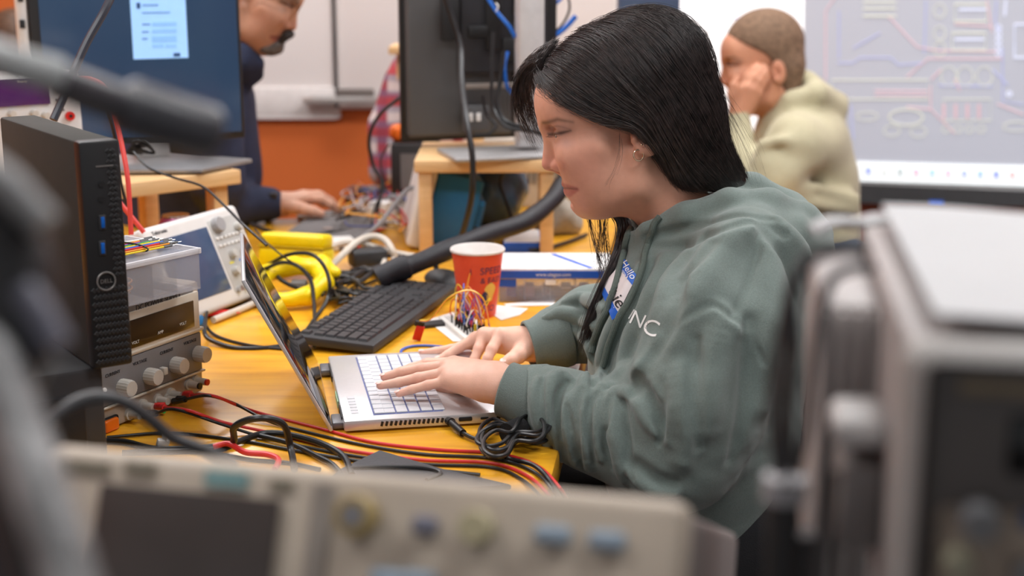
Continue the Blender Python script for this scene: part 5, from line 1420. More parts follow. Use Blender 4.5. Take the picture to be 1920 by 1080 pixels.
cbx = MB().m(M_white).box((cw/2, .065, .009), (cw, .14, .018), .001).m(M_blue).box((cw/2, -.0052, .007), (cw, .0016, .0140)).box((cw*.64, .06, .0182), (.010, .139, .0012), rot=(0, 0, .5)).m(mat('grey_print', (.4, .33, .33), .6)).box((cw*.33, .03, .0182), (cw*.45, .002, .0008))
cbx.m(M_white); cbx.text('www.elegoo.com', .009, Matrix.Translation((cw*.47, -.0064, .007)) @ FT(), extrude=.0002)
cbx.build('carton_body', None, t2_)
f, w, t = simplebox('carton', 'small blue and white carton behind the red cup', 'box', (944, 474), (1006, 474), 0, 0, 0, None)
w *= 1.12
MB().m(M_blue).box((w/2, .07, .011), (w, .14, .022), .001).m(M_white).box((w/2, .07, .0225), (w-.003, .137, .001)).build('carton_body', None, t)
def paper(pts, label, z=TZ+.0012):
    b = MB(); P3 = [onz(*q, z) for q in pts]; n = len(P3); c = sum(P3)/n
    b.prism([(p[0], p[1]) for p in P3], z-.0006, z); return tag(b.build('paper_sheet', mat('white_paper', (.74, .72, .70), .8, noise=.02)), label, 'paper')
paper([(925, 590), (930, 572), (990, 578), (975, 590), (940, 600)], 'white napkin corner beside the red cup')
paper([(945, 570), (1040, 560), (1040, 572), (950, 574)], 'white paper strip in front of the clear compartment box')
paper([(958, 630), (1000, 606), (1025, 612), (975, 640)], 'white paper under the right sleeve cuff')
paper([(800, 600), (850, 585), (900, 640), (850, 640)], 'white paper sheet under the breadboard')
q = onz(1040, 556, TZ); tag(MB().box((q[0]+.02, q[1], TZ+.009), (.075, .04, .016), .006, seg=3).build('phone', mat('grey_phone', (.10, .10, .11), .4)), 'dark grey phone beside the clear compartment box', 'phone')
q = onz(833, 540, TZ); ms = thing('mouse', 'black computer mouse behind the keyboard and the red cup', 'mouse', (q[0], q[1], TZ), .5)
MB().sphere((0, 0, .014), .03, sc=(1.1, 1.9, .72)).build('shell', M_dark, ms); MB().cyl((-.003, .035, .034), (.003, .035, .034), .006).build('scroll_wheel', M_blk, ms)
# ---- laptop power cord bundle
PC_ = thing('charging_cable', 'black laptop charging cable folded and strapped beside the hoodie cuff', 'cable', onz(960, 830, TZ))
lm_ = tmat(LAP); p0 = np.array(lm_ @ Vector((.138, -.002, .011))); pd = np.array((lm_.to_3x3() @ Vector((.35, -1, 0)))); pd /= np.linalg.norm(pd)
MB().cyl(p0, p0+pd*.010, .0052, .0062, n=16).build('connector', M_cable, PC_, world=True)
q1 = p0+pd*.008; q2 = onz(868, 812, TZ+.007)
MB().tube([q1, (q1+q2)/2, q2], .0052, 12, 4).build('strain_relief', M_cable, PC_, world=True)
way = [(868, 812, .757), (888, 822, .756), (905, 826, .757)]
MB().tube([onz(*p) for p in way], .0028, 10).build('plug_tail', M_cable, PC_, world=True)
rr = random.Random(5); loops = []
for k in range(7):
    z = .757+k*.0045+.002*math.sin(k*2)
    c0, c1 = (900+rr.uniform(-8, 8), 838+rr.uniform(-10, 8)), (1026+rr.uniform(-16, 8), 786+rr.uniform(-8, 8))
    wd = 25+rr.uniform(-10, 12)
    dx, dy = c1[0]-c0[0], c1[1]-c0[1]; L = math.hypot(dx, dy); nx, ny = -dy/L, dx/L
    pts = []
    for (t_, s_) in ((0, 0), (.1, .7), (.3, .9), (.5, .35), (.75, .9), (.93, .8), (1.02, 0), (.93, -.8), (.72, -.9), (.5, -.35), (.3, -.9), (.08, -.7)):
        pts.append(onz(c0[0]+dx*t_+nx*wd*s_, c0[1]+dy*t_+ny*wd*s_, z+.012*abs(t_-.5)*(1 if t_ > .5 else .3)))
    MB().tube(pts, .0027, 8, 5, True).build('cord_loop', M_cable, PC_, world=True)
c = onz(958, 812, .770)
c2 = onz(978, 802, .772); MB().cyl(c+(c-c2)*.3, c2, .0155, .0150, n=20).build('hook_and_loop_strap', mat('black_velcro', (.01, .01, .011), .95, bump=1, bscale=900), PC_, world=True)
MB().tube([onz(*p) for p in ((930, 838, .765), (950, 858, T0+.003), (1000, 872, T0+.004), (1030, 900, T0+.002), (1060, 950, T0), (1080, 985, .70))], .0029, 8).build('cord_tail', M_cable, PC_, world=True)
# ---- lower left cables and pouch
lead('thick black cable arching over the table in front of the power supply', M_cable, onz(230, 850, .752), tp([(420, 840, .757), (440, 800, .795), (485, 784, .812), (530, 795, .80), (545, 840, .765), (552, 880, .756)]), r=.0045, plug=False, name='cable')
lead('black cable lying along the near table edge', M_cable, onz(150, 826, .7545), tp([(230, 828, .7545), (300, 842, .7545), (420, 835, .756), (500, 812, .757), (580, 824, .757), (640, 852, .757), (660, 890, .757)]), r=.0042, plug=False, name='cable')
lead('double black audio cable leading under the dark pouch', M_cable, onz(480, 815, .756), tp([(545, 832, .756), (600, 858, .755), (625, 872, .755), (650, 900, .755)]), r=.0034, plug=False, name='cable')
lead('thin black cable beside the red banana plug tangle', M_cable, onz(260, 836, .7535), tp([(330, 846), (400, 850), (470, 862), (540, 868), (600, 880)]), r=.0028, plug=False, name='cable')
lead('black wire passing in front of the white clip', M_cable, onz(200, 820, .7535), tp([(320, 812), (450, 826), (560, 846), (700, 868), (900, 890)]), r=.0022, plug=False, name='cable')
lead('orange red clip lead on the near table edge', M_redc, onz(400, 838, .762), tp([(428, 832, .765), (460, 848, .762), (500, 852, .762), (522, 862, .76), (515, 880, .757)]), r=.0038, plug=False, name='clip_lead')
q = onz(305, 828, .76); wc = MB().box((q[0], q[1], .758), (.016, .008, .012), .002, rot=(.3, .2, .5)).box((q[0]+.003, q[1], .768), (.006, .006, .016), .001); tag(wc.build('cable_clip', M_white), 'small white cable clip on the near table edge', 'clip')
pc = [onz(*p, TZ+.003) for p in ((640, 884), (712, 850), (826, 884), (960, 915), (700, 930), (600, 915))]
po_ = thing('pouch', 'flat dark grey pouch on the near table edge', 'pouch', (*pc[1][:2], TZ)); MB().prism([(p[0], p[1]) for p in pc], TZ+.001, TZ+.008, bev=.002).build('body', mat('dark_grey_leatherette', (.045, .045, .05), .6, bump=.3), po_, world=True)
MB().tube([onz(*p) for p in ((655, 878, .7585), (740, 876, .760), (800, 878, .760), (826, 888, .7585), (800, 900, .7585))], .0030, 8).build('edge_roll', M_cable, po_, world=True)
# alligator lead by the scope
lead('thick black cable running from the power supply behind the laptop lid', M_cable, onz(385, 600, .77), tp([(384, 625, .765), (400, 640, .757), (450, 653, T0), (530, 648, T0), (600, 622, T0), (625, 590, .765)]), r=.0038, plug=False, name='cable')
lead('thinner black cable beside the thick one right of the power supply', M_cable, onz(388, 585, .77), tp([(386, 610, .76), (410, 632, T0), (470, 648, T0), (540, 655, T0)]), r=.0028, plug=False, name='cable')
al = thing('alligator_clip', 'red alligator clip on the table in front of the white oscilloscope', 'clip', onz(400, 590, TZ)); a0, a1, a2 = onz(380, 592, .757), onz(420, 585, .758), onz(450, 587, .756)
MB().tube([a0, a1, a2], lambda t: .0035+.0035*math.sin(math.pi*min(1, t*1.15)) if t < .85 else .002, 10, 4, flat=(.6, 1)).build('sleeve', M_red, al, world=True)
# ================================================================ RISERS, MONITORS, CLUTTER
def riser(label, A, B, dep, h, th=.028, ext=0, leg=.032, ins=.02):
    f = front_frame(A, B); x = f[1]; A2 = f[0]-x*ext; w = np.linalg.norm((np.asarray(B)-A2)[:2])
    t = thing('wooden_riser', label, 'shelf', (A2[0], A2[1], TZ), math.atan2(x[1], x[0]))
    MB().box((w/2, dep/2, h-th/2), (w, dep, th), .003).build('top_board', M_pine, t)
    for lx in (ins+leg/2, w-ins-leg/2):
        for ly in (ins+leg/2, dep-ins-leg/2): MB().box((lx, ly, (h-th)/2), (leg, leg, h-th), .002).build('leg', M_pine, t)
    return t, w
RZ = .20
rl, rlw = riser('long pale wooden riser carrying the monitor at the left', onz(232, 345, TZ+RZ), onz(452, 318, TZ+RZ), .34, RZ, ext=.62)
rcn, rcw = riser('pale wooden riser carrying the monitor seen from behind', onz(776, 301, TZ+RZ), onz(1046, 301, TZ+RZ), .30, RZ, .026, leg=.028, ins=.008)
zr = TZ+RZ
# --- left monitor
M_bez = mat('black_monitor_bezel', (.014, .014, .015), .45)
A = at(72, 262, 2.78); B = at(459, 240, 2.94); fm = front_frame(A, B); fm = (np.array([A[0], A[1], zr+.045]), *fm[1:])
MON = frthing(fm, 'monitor', 'large monitor at the left showing a pale blue login panel', 'monitor')
mw = np.linalg.norm((B-A)[:2]); mh = .56
MB().box((mw/2, .014, mh/2), (mw, .028, mh), .004).build('housing', M_bez, MON)
scr_ = MB().box((mw/2+.006, -.0012, mh/2+.002), (mw-.026, .002, mh-.024), .0005).build('screen', mat('blue_grey_lcd', (.02, .03, .05), .2, emit=.5, ecol=(.022, .072, .16), noise=.02), MON)
def mrect(mb, fr, x0, y0, x1, y1, off, thk=.0012):
    a = hitp(fr, x0, y1); b = hitp(fr, x1, y0); mb.box(((a[0]+b[0])/2, off, (a[1]+b[1])/2), (abs(b[0]-a[0]), thk, abs(b[1]-a[1])))
lg = MB(); mrect(lg, fm, 250, -60, 344, 111, -.0028); lg.build('login_panel', mat('pale_blue_glow', (.3, .5, .8), .4, emit=.62, ecol=(.30, .58, .92)), scr_)
lg = MB()
for (x0, y0, x1, y1) in ((266, 8, 296, 11), (266, 22, 318, 25), (266, 44, 281, 47), (266, 58, 278, 61), (266, 71, 276, 74)): mrect(lg, fm, x0, y0, x1, y1, -.0038)
lg.build('text_lines', mat('blue_grey_text', (.1, .2, .4), .5, emit=.35, ecol=(.15, .3, .6)), scr_, smooth=False)
lg = MB()
for (x0, y0, x1, y1) in ((285, 41, 330, 49), (285, 54, 330, 62), (285, 67, 330, 79), (285, 83, 306, 89), (310, 83, 330, 89)): mrect(lg, fm, x0, y0, x1, y1, -.0038)
lg.build('form_fields', mat('field_blue', (.2, .4, .7), .5, emit=.55, ecol=(.26, .50, .84)), scr_, smooth=False)
lg = MB(); mrect(lg, fm, 325, 99, 337, 106, -.0038); mrect(lg, fm, 256, 5, 262, 16, -.0038); lg.build('screen_icon', mat('dark_blue_icon', (.02, .05, .15), .5, emit=.2, ecol=(.05, .15, .4)), scr_, smooth=False)
pb = MB().m(M_wht).box((-.012, .02, mh*.66), (.022, .035, .42), .008); pb.m(M_blk)
for k in range(5): pb.box((-.013, .001, .24+.05*k), (.010, .004, .016), .0005)
pb.build('side_port_strip', None, MON)
MB().box((mw*.55, .055, .10), (.07, .05, .29), .006).build('stand_column', M_alu, MON)
q = F3(fm, mw*.48, .0, 0)
MB(Matrix.Translation((mw*.40, -.03, -.041))).prism([(-.20, -.03), (.12, -.15), (.24, -.05), (.10, .12), (-.16, .12)], 0, .008, bev=.002).build('base_plate', mat('dark_silver_plate', (.32, .31, .31), .35, metal=.5), MON)
# --- purple screened instrument on the left riser
fi = front_frame(onz(-120, 400, zr), onz(150, 368, zr)); fi = (fi[0], *fi[1:])
INS = frthing(fi, 'oscilloscope', 'cream oscilloscope with purple screen at the far left', 'oscilloscope')
iw = .30; ih = hitp(fi, 90, 137)[1]; xr = hitp(fi, 158, 230)[0]
x0i = xr-.32
MB().box(((x0i+xr)/2, .07, ih/2), (xr-x0i, .14, ih), .012, seg=3).build('case', M_wht, INS)
lg = MB(); a = hitp(fi, -60, 205); b = hitp(fi, 90, 143); lg.box(((a[0]+b[0])/2, -.002, (a[1]+b[1])/2), (b[0]-a[0], .004, b[1]-a[1]), .001); lg.build('screen', mat('purple_lcd', (.03, .01, .04), .2, emit=.5, ecol=(.10, .022, .13)), INS)
for px, py in ((20, 213), (62, 212), (84, 216)): 
    u, z = hitp(fi, px, py); knob(INS, u, z, .006, .012, M_knob)
u, z = hitp(fi, 130, 217); MB().m(M_red).lathe([(.008, 0), (.008, .006), (.005, .006)], n=20, M=Matrix.Translation((u, 0, z)) @ rotm(math.radians(90), 0, 0)).m(M_blk).cyl((u, 0, z), (u, -.007, z), .003).build('red_jack', None, INS)
for px, py in ((108, 186), (110, 195), (116, 205)):
    u, z = hitp(fi, px, py); MB().box((u, -.002, z), (.007, .004, .005), .001).build('button', M_greyp, INS)
tx = MB(); u, z = hitp(fi, 40, 151); ftext(tx, 'Ready', .007, u, z, -.0045); tx.build('screen_text', M_wprint, INS, smooth=False)
# --- centre monitor seen from behind
A = at(756, 283, 3.12); B = at(1046, 290, 3.22); fb2 = front_frame(A, B); fb2 = (np.array([A[0], A[1], zr+.012]), *fb2[1:])
MB2 = frthing(fb2, 'monitor', 'black monitor seen from behind with cables hanging down its back', 'monitor')
w2 = np.linalg.norm((B-A)[:2]); h2 = .60
M_back = mat('black_monitor_back', (.075, .075, .078), .5, noise=.05, nscale=12)
MB().box((w2/2, .022, h2/2), (w2, .018, h2), .003).build('bezel', M_bez, MB2)
MB().box((w2*.36, .006, h2/2), (w2*.66, .03, h2-.02), .008, seg=3).build('rear_cover', M_back, MB2)
MB().box((w2*.62, -.018, .30), (w2*.55, .03, .30), .008).build('mount_housing', mat('dark_mount_plastic', (.022, .022, .026), .4), MB2)
dd_ = MB()
for (x, z, sx_, sz) in ((.28, .27, .04, .10), (.45, .36, .03, .05), (.55, .30, .035, .20), (.46, .24, .05, .025), (.66, .20, .04, .05), (.72, .33, .03, .12)): dd_.box((w2*x, -.034, z), (sx_, .014, sz), .003)
dd_.build('connector_block', M_blk, MB2)
MB().box((w2*.60, -.036, .122), (w2*.5, .012, .012), .002).build('cable_bar', mat('tan_plastic_bar', (.20, .17, .15), .5), MB2)
MB().box((w2*.44, -.03, .05), (.06, .02, .06), .006).build('lower_socket', M_back, MB2)
MB().m(M_white).box((w2*.40, -.041, .055), (.010, .004, .018), .001).box((w2*.45, -.041, .055), (.010, .004, .018), .001).build('white_plug', None, MB2)
# its white stand, in front of the back cover
sA = at(992, 285, 3.02)
cb = MB(); cxs = (sA[0]-fb2[0][0])*fb2[1][0]+(sA[1]-fb2[0][1])*fb2[1][1]; cys = (sA-fb2[0]) @ fb2[2]
cb.box((cxs, cys, .34), (.055, .04, .67), .004); cb.build('stand_column', mat('white_stand', (.62, .60, .60), .4, metal=.2), MB2)
MB().box((cxs-.055, cys-.01, -.006), (.26, .17, .010), .004).build('base_plate', mat('light_grey_plate', (.42, .41, .41), .35, metal=.4), MB2)
def hang(label, m, pts, r, name='cable', cat='cable'):
    w = [at(*p) for p in pts]; t = MB().tube(w, r, 8, 8)
    return tag(t.build(name, m), label, cat)
M_bluec = mat('bright_blue_cable', (.01, .14, .60), .4)
hang('long black cable hanging down the back of the centre monitor', M_cable, [(826, -30, 2.98), (848, 35, 2.98), (864, 90, 2.97), (866, 150, 2.92), (876, 230, 2.84), (886, 300, 2.81), (884, 370, 2.82), (868, 435, 2.86), (858, 450, 2.90)], .0062)
hang('blue cable slanting across the top of the centre monitor back', M_bluec, [(905, -20, 3.04), (930, 20, 3.03), (955, 50, 3.02), (966, 70, 3.02)], .0045)
hang('short blue cable curving beside the white monitor stand', M_bluec, [(952, 98, 3.04), (946, 125, 3.02), (950, 160, 3.02), (960, 175, 3.04)], .0042)
hang('blue cable behind the white stand near the woman\'s hair', M_bluec, [(1018, 20, 3.30), (1040, 8, 3.28), (1060, -10, 3.28)], .004)
hang('blue braided cable just above the woman\'s forehead', M_bluec, [(1010, 78, 3.34), (1035, 70, 3.33), (1060, 52, 3.33), (1080, 30, 3.33)], .006)
hang('thin black cable arching beside the woman\'s hair', M_cable, [(1030, 70, 3.25), (1055, 45, 3.24), (1068, 15, 3.24), (1062, -20, 3.24)], .0028)
hang('grey black cable looping behind the lower monitor mount', M_cable, [(944, 95, 3.02), (938, 150, 3.01), (932, 190, 3.0), (945, 225, 2.99), (985, 240, 2.98), (1030, 256, 2.98), (1080, 270, 2.98)], .0052)
hang('second black cable looping behind the lower monitor mount', M_cable, [(925, 60, 3.04), (922, 130, 3.02), (925, 200, 3.0), (950, 238, 2.97), (1000, 246, 2.97), (1060, 262, 2.97)], .0040)
hang('thin black cable curving at the lower mount of the centre monitor', M_cable, [(905, 180, 3.05), (912, 215, 3.04), (930, 235, 3.03), (918, 250, 3.02), (890, 252, 3.02)], .0035)
MB2_t = hang('white cable tie tail on the blue monitor cable', M_white, [(930, 6, 3.02), (934, 12, 3.01), (930, 22, 3.01)], .0016, 'cable_tie', 'cable tie')
# --- teal instrument under the centre riser
ti = thing('instrument', 'teal and cream instrument lying tilted under the centre wooden riser', 'instrument', onz(757, 470, TZ), .12)
TT = rotm(0, math.radians(14), 0)
g = MB(TT); g.box((.018, .13, .095), (.032, .26, .17), .008, seg=3); g.build('front_housing', M_wht, ti)
g = MB(TT); g.box((.085, .13, .105), (.10, .25, .155), .006); g.box((.125, .10, .085), (.05, .17, .11), .005); g.build('rear_case', M_teal, ti)
g = MB(TT)
for k in range(11): g.box((.1515, .10, .040+k*.0085), (.003, .15, .0035), .0006, seg=1)
for k in range(11): g.box((.125, .0145, .040+k*.0085), (.044, .003, .0035), .0006, seg=1)
g.build('vent_louvres', mat('dark_teal', (.004, .07, .13), .5), ti)
g = MB(TT); g.box((.135, .012, .072), (.016, .006, .02), .002); g.build('power_inlet', M_blk, ti)
q = onz(905, 445, TZ); tb2 = thing('cable_bag', 'clear blue plastic bag of cables behind the teal instrument', 'bag', (q[0]+.02, q[1]+.16, TZ))
def f_bag(p):
    d = ell(p, (q[0]+.02, q[1]+.16, TZ+.085), (.085, .10, .088)); z = p.astype(np.float64)
    return (d+.006*np.sin(60*z[:, 0]+20*z[:, 2])*np.sin(48*z[:, 2]+30*z[:, 1])).astype(np.float32)
v, qq = sdf_arrays(f_bag, (q[0]-.12, q[1]+.02, TZ+.001), (q[0]+.16, q[1]+.30, TZ+.21), .007)
np_mesh('bag_body', v, qq, mat('blue_tinted_plastic', (.06, .12, .20), .25, noise=.3, nscale=20), tb2)
# beige unit right of the riser
q = onz(1000, 420, TZ); bu = thing('instrument', 'beige vented instrument behind the right leg of the centre riser', 'instrument', (q[0]-.04, q[1]+.22, TZ), .0)
MB().box((.09, .1, .085), (.34, .2, .17), .006).build('case', M_beige, bu)
g = MB()
for k in range(12): g.box((.02+k*.012, -.001, .10), (.005, .003, .08))
g.build('vent_slots', M_dark, bu)
cl_ = thing('cloth_bag', 'crumpled beige cloth bag by the right leg of the centre riser', 'bag', onz(1048, 440, TZ))
c_ = onz(1048, 445, TZ)+np.array([0, .05, .035])
def f_cl(p):
    d = ell(p, c_, (.055, .05, .045)); z = p.astype(np.float64); return (d+.007*np.sin(70*z[:, 0]+30*z[:, 1])*np.sin(60*z[:, 2])).astype(np.float32)
v, qq = sdf_arrays(f_cl, c_-np.array([.09, .09, .034]), c_+np.array([.09, .09, .09]), .005)
np_mesh('bag_body', v, qq, mat('beige_canvas', (.32, .28, .23), .9, noise=.2), cl_)
# thick sleeve
sw = [at(1100, 300, 2.98), at(1062, 335, 2.93), at(1035, 375, 2.85), at(985, 415, 2.76), at(920, 438, 2.70), at(855, 462, 2.63), at(790, 490, 2.58), at(740, 508, 2.56), at(708, 524, 2.55)]
sv = MB().tube(sw, lambda t: .0185+.0035*math.sin(t*40)*.25+(.004 if t > .8 else 0), 16, 10)
tag(sv.build('cable_sleeve', mat('black_braided_sleeve', (.008, .008, .012), .48, bump=.5, bscale=500)), 'thick black braided cable sleeve crossing behind the red cup', 'cable sleeve')
# white cables
M_wc = mat('off_white_cable', (.58, .52, .45), .5)
def tcable(label, m, pts, r, name='cable', group=None, cat='cable'):
    w = [onz(*p) for p in pts]; return tag(MB().tube(w, r, 9, 8).build(name, m), label, cat, group)
tcable('thick white cable arching beside the yellow case', M_wc, [(570, 548, .765), (600, 518, .77), (640, 480, .785), (672, 452, .80), (700, 443, .805), (722, 450, .80), (735, 468, .785), (742, 486, .765)], .0068)
tcable('thick white cable running from the yellow case towards the black sleeve', M_wc, [(600, 476, .80), (630, 458, .80), (665, 454, .795), (700, 462, .785), (740, 474, .77), (785, 482, .765)], .0062)
tcable('white cable lying on the table behind the laptop lid', M_wc, [(400, 600, .758), (450, 580, .758), (500, 560, .758), (560, 548, .758), (600, 538, .758)], .0058)
tcable('short white curled cable end by the black sleeve', M_wc, [(722, 486, .765), (718, 500, .765), (728, 508, .765), (742, 498, .77), (738, 486, .77)], .005)
# yellow case
q = onz(490, 520, TZ); q2 = onz(612, 528, TZ); fy = front_frame(q, q2, math.radians(8)); yw = .14
Y = frthing((fy[0]+np.array([-.008, -.01, .004]), *fy[1:]), 'tool_case', 'bright yellow plastic case standing among the cables', 'case')
MB().box((yw/2, .03, .038), (yw, .06, .046), .010, seg=4).box((yw/2, .03, .073), (yw-.006, .056, .028), .009, seg=4).build('body', M_yellow, Y)
MB().box((yw/2, .029, .0605), (yw*.99, .060, .0035), .001).build('seam', mat('dark_yellow', (.45, .30, 0), .5), Y)
MB().box((yw*.35, -.002, .020), (.05, .006, .018), .002).build('grey_patch', M_greyp, Y)
def ringt(label, c, R, r, m, ax=(1, 0, .3), name='coil', n=3):
    t = thing(name, label, 'wire', (c[0], c[1], TZ)); 
    a = np.array(ax, float); a /= np.linalg.norm(a); u = np.cross(a, [0, 0, 1.]); u /= np.linalg.norm(u); w = np.cross(a, u)
    for k in range(n):
        MB().tube([c+R*(1-.06*k)*(math.cos(t_)*u+math.sin(t_)*w)+a*(k-1)*r*1.6 for t_ in np.linspace(0, 6.283, 20, endpoint=False)], r, 8, 2, True).build('turn', m, t, world=True)
    return t
def f_yel(p):
    o = lambda x, y, z: onz(x, y, z)
    d = pol(p, [o(498, 512, .79), o(545, 500, .80), o(600, 500, .80), o(628, 512, .79)], [.014, .018, .018, .012], .01)
    d = smin(d, pol(p, [o(602, 500, .80), o(606, 530, .785), o(575, 556, .772), o(540, 560, .77)], [.016, .017, .015, .012], .01), .012)
    d = smin(d, pol(p, [o(498, 512, .79), o(498, 545, .775), o(520, 562, .768), o(548, 560, .77)], [.013, .011, .011, .011], .01), .012)
    z = p.astype(np.float64); return (d+.0022*np.sin(90*z[:, 0]+40*z[:, 2])*np.sin(70*z[:, 2]+50*z[:, 1])).astype(np.float32)
c_ = onz(560, 530, .785); v, qq = sdf_arrays(f_yel, c_-np.array([.13, .17, .045]), c_+np.array([.11, .17, .06]), .004)
ys = thing('strap', 'heap of bright yellow rubbery strap in front of the yellow case', 'strap', (c_[0], c_[1], TZ)); np_mesh('band', v, qq, M_yellow, ys)
MB().box(tuple(onz(560, 532, .775)), (.03, .03, .012), .004).build('grey_pad', M_greyp, ys, world=True)
q = onz(505, 570, TZ); tag(MB().tube([onz(482, 570, .775), onz(500, 552, .79), onz(520, 565, .775), onz(528, 590, .758)], .008, 10, 6).build('yellow_hose', M_yellow), 'short yellow hose end close behind the laptop lid', 'hose')
# thin black cables around the yellow case
tcable('black cable looping over the yellow case and down to the table', M_cable, [(500, 498, .80), (540, 478, .83), (580, 476, .84), (605, 495, .83), (618, 530, .80), (612, 565, .77), (585, 605, .757), (560, 640, .757)], .0036)
tcable('second black cable looping down in front of the yellow case', M_cable, [(495, 505, .80), (530, 492, .82), (560, 500, .82), (582, 525, .80), (588, 560, .775), (590, 600, .757), (590, 650, .757)], .0036)
tcable('black cable curving from the yellow case to the laptop lid', M_cable, [(505, 505, .80), (488, 522, .79), (486, 555, .77), (500, 580, .757)], .0030)
tcable('dark cable sagging from the yellow coil', M_cable, [(520, 500, .79), (522, 520, .785), (545, 535, .775), (575, 545, .765)], .0042)
tcable('black cable draped behind the yellow case', M_cable, [(470, 420, .79), (500, 432, .78), (540, 442, .77), (600, 440, .765), (660, 430, .76)], .005)
tcable('thin wire hanging from the white oscilloscope to the yellow case', M_cable, [(478, 430, .88), (500, 455, .86), (530, 480, .84), (560, 500, .81), (600, 530, .77), (640, 550, .757)], .0016)
rr = random.Random(11)
for k in range(9):
    x0, y0_ = 625+rr.uniform(-20, 30), 545+rr.uniform(-12, 14)
    pts = [(x0+rr.uniform(-30, 90)*t+rr.uniform(-8, 8), y0_+rr.uniform(-14, 16), .7535+.002*k+rr.uniform(0, .010)) for t in np.linspace(-.2, 1.1, 6)]
    tcable('thin black cable in the tangle between yellow coil and keyboard', M_cable, pts, rr.choice([.0018, .0025, .0032]), group='tangled cables by the keyboard')
for k in range(8):
    x0, y0_ = 640+rr.uniform(-10, 60), 515+rr.uniform(-14, 12)
    pts = [(x0+110*t+rr.uniform(-6, 6), y0_-18*t+rr.uniform(-9, 9), .756+.003*k) for t in np.linspace(-.3, .8, 6)]
    tcable('black cable in the bundle at the end of the thick sleeve', M_cable, pts, rr.choice([.003, .004, .005]), group='cables at the sleeve end')
q = onz(690, 500, TZ); pw = thing('power_adapter', 'dark power adapter between the white cables', 'adapter', q, .4); MB().box((0, 0, .02), (.075, .045, .036), .008, seg=3).build('body', M_dark, pw)
MB().tube([(.035, 0, .02), (.06, 0, .016), (.10, -.02, .01)], .004, 8).build('tail', M_cable, pw)
q = onz(630, 470, TZ); tag(MB().box((q[0], q[1]+.02, TZ+.012), (.07, .05, .022), .003, rot=(0, 0, .3)).build('plastic_box', M_white), 'small white box behind the yellow coil', 'box')
tcable('red wire standing beside the white cable arch', M_redc, [(668, 480, .765), (674, 462, .78), (682, 445, .80)], .003, 'wire', cat='wire')
tcable('red wire behind the white cable arch', M_redc, [(690, 440, .775), (705, 432, .78), (722, 428, .775)], .003, 'wire', cat='wire')
# grey pouch, tablet
pg = [onz(*p, TZ+.002) for p in ((530, 448), (575, 418), (690, 412), (725, 425), (690, 455), (640, 470))]
gp = thing('pouch', 'grey fabric pouch on the table behind the yellow case', 'pouch', (*pg[0][:2], TZ)); MB().prism([(p[0], p[1]) for p in pg], TZ+.001, TZ+.014, bev=.004).build('body', mat('grey_fabric', (.16, .15, .15), .9, noise=.1, bump=.4), gp, world=True)
c_ = onz(615, 430, TZ+.015); MB().cyl(c_, c_+np.array([0, 0, .003]), .012).build('snap_button', M_steel, gp, world=True)
q = onz(607, 408, TZ); ph = thing('phone', 'black phone with silver edge under the hand of the bearded man', 'phone', q, .1); MB().box((0, 0, .006), (.125, .075, .008), .003, seg=3).build('frame', M_alu, ph); MB().box((0, 0, .0105), (.12, .07, .001)).build('glass', M_glassblk, ph)
# clutter by the centre riser
q = onz(768, 420, TZ)
q3 = onz(745, 380, TZ); r3 = thing('wooden_stand', 'tan wooden post stand behind the orange tool', 'stand', (q3[0], q3[1]+.25, TZ))
hp = .36
MB().box((0, 0, hp/2), (.03, .03, hp), .002).build('post', M_pine, r3); MB().box((.10, 0, hp+.010), (.26, .16, .02), .003).build('shelf_board', M_pine, r3); MB().box((.20, 0, hp/2), (.03, .03, hp), .002).build('post', M_pine, r3)
db = thing('equipment_box', 'dark box under the orange tool left of the centre riser', 'box', (q3[0]+.045, q3[1]+.06, TZ)); MB().box((0, 0, .075), (.12, .12, .15), .006).build('body', M_dark, db); MB().box((0, -.061, .08), (.07, .003, .09)).build('front_plate', M_greyp, db)
ot = thing('hand_tool', 'orange and black hand tool resting on the dark box beside the riser', 'tool', (q3[0]+.045, q3[1]+.06, TZ+.15), .3)
MB().box((-.005, 0, .022), (.12, .06, .042), .016, seg=4).build('orange_shell', mat('bright_orange_plastic', (.85, .16, .01), .4), ot); MB().box((0, -.02, .036), (.06, .035, .018), .005, rot=(0, .2, 0)).build('grip_insert', M_dark, ot); MB().box((.03, -.01, .006), (.06, .04, .010), .003).build('jaw', M_blk, ot)
tag(MB().box(tuple(onz(828, 334, .80)+np.array([0, .1, .07])), (.05, .03, .02), .004).build('red_connector', M_red), 'red connector under the centre riser', 'connector')
cols = [(.5, .03, .03), (.55, .5, .48), (.02, .02, .02), (.05, .07, .2), (.75, .35, .05), (.35, .3, .3)]
cm = [mat('hookup_%d' % i, c, .45) for i, c in enumerate(cols)]
for k in range(26):
    cx, cy = 700+rr.uniform(-45, 70), 385+rr.uniform(-38, 42)
    if cx < 660 and cy < 370: cy += 30
    pts = [(cx+rr.uniform(-34, 34), cy+rr.uniform(-20, 20), .755+rr.uniform(0, .05)) for t in range(5)]
    w = [onz(*p) for p in pts]
    tag(MB().tube(w, rr.choice([.0014, .002, .0028]), 6, 6).build('hookup_wire', cm[k % 6]), 'thin wire in the tangled heap left of the centre riser', 'wire', 'tangled wires left of the centre riser')
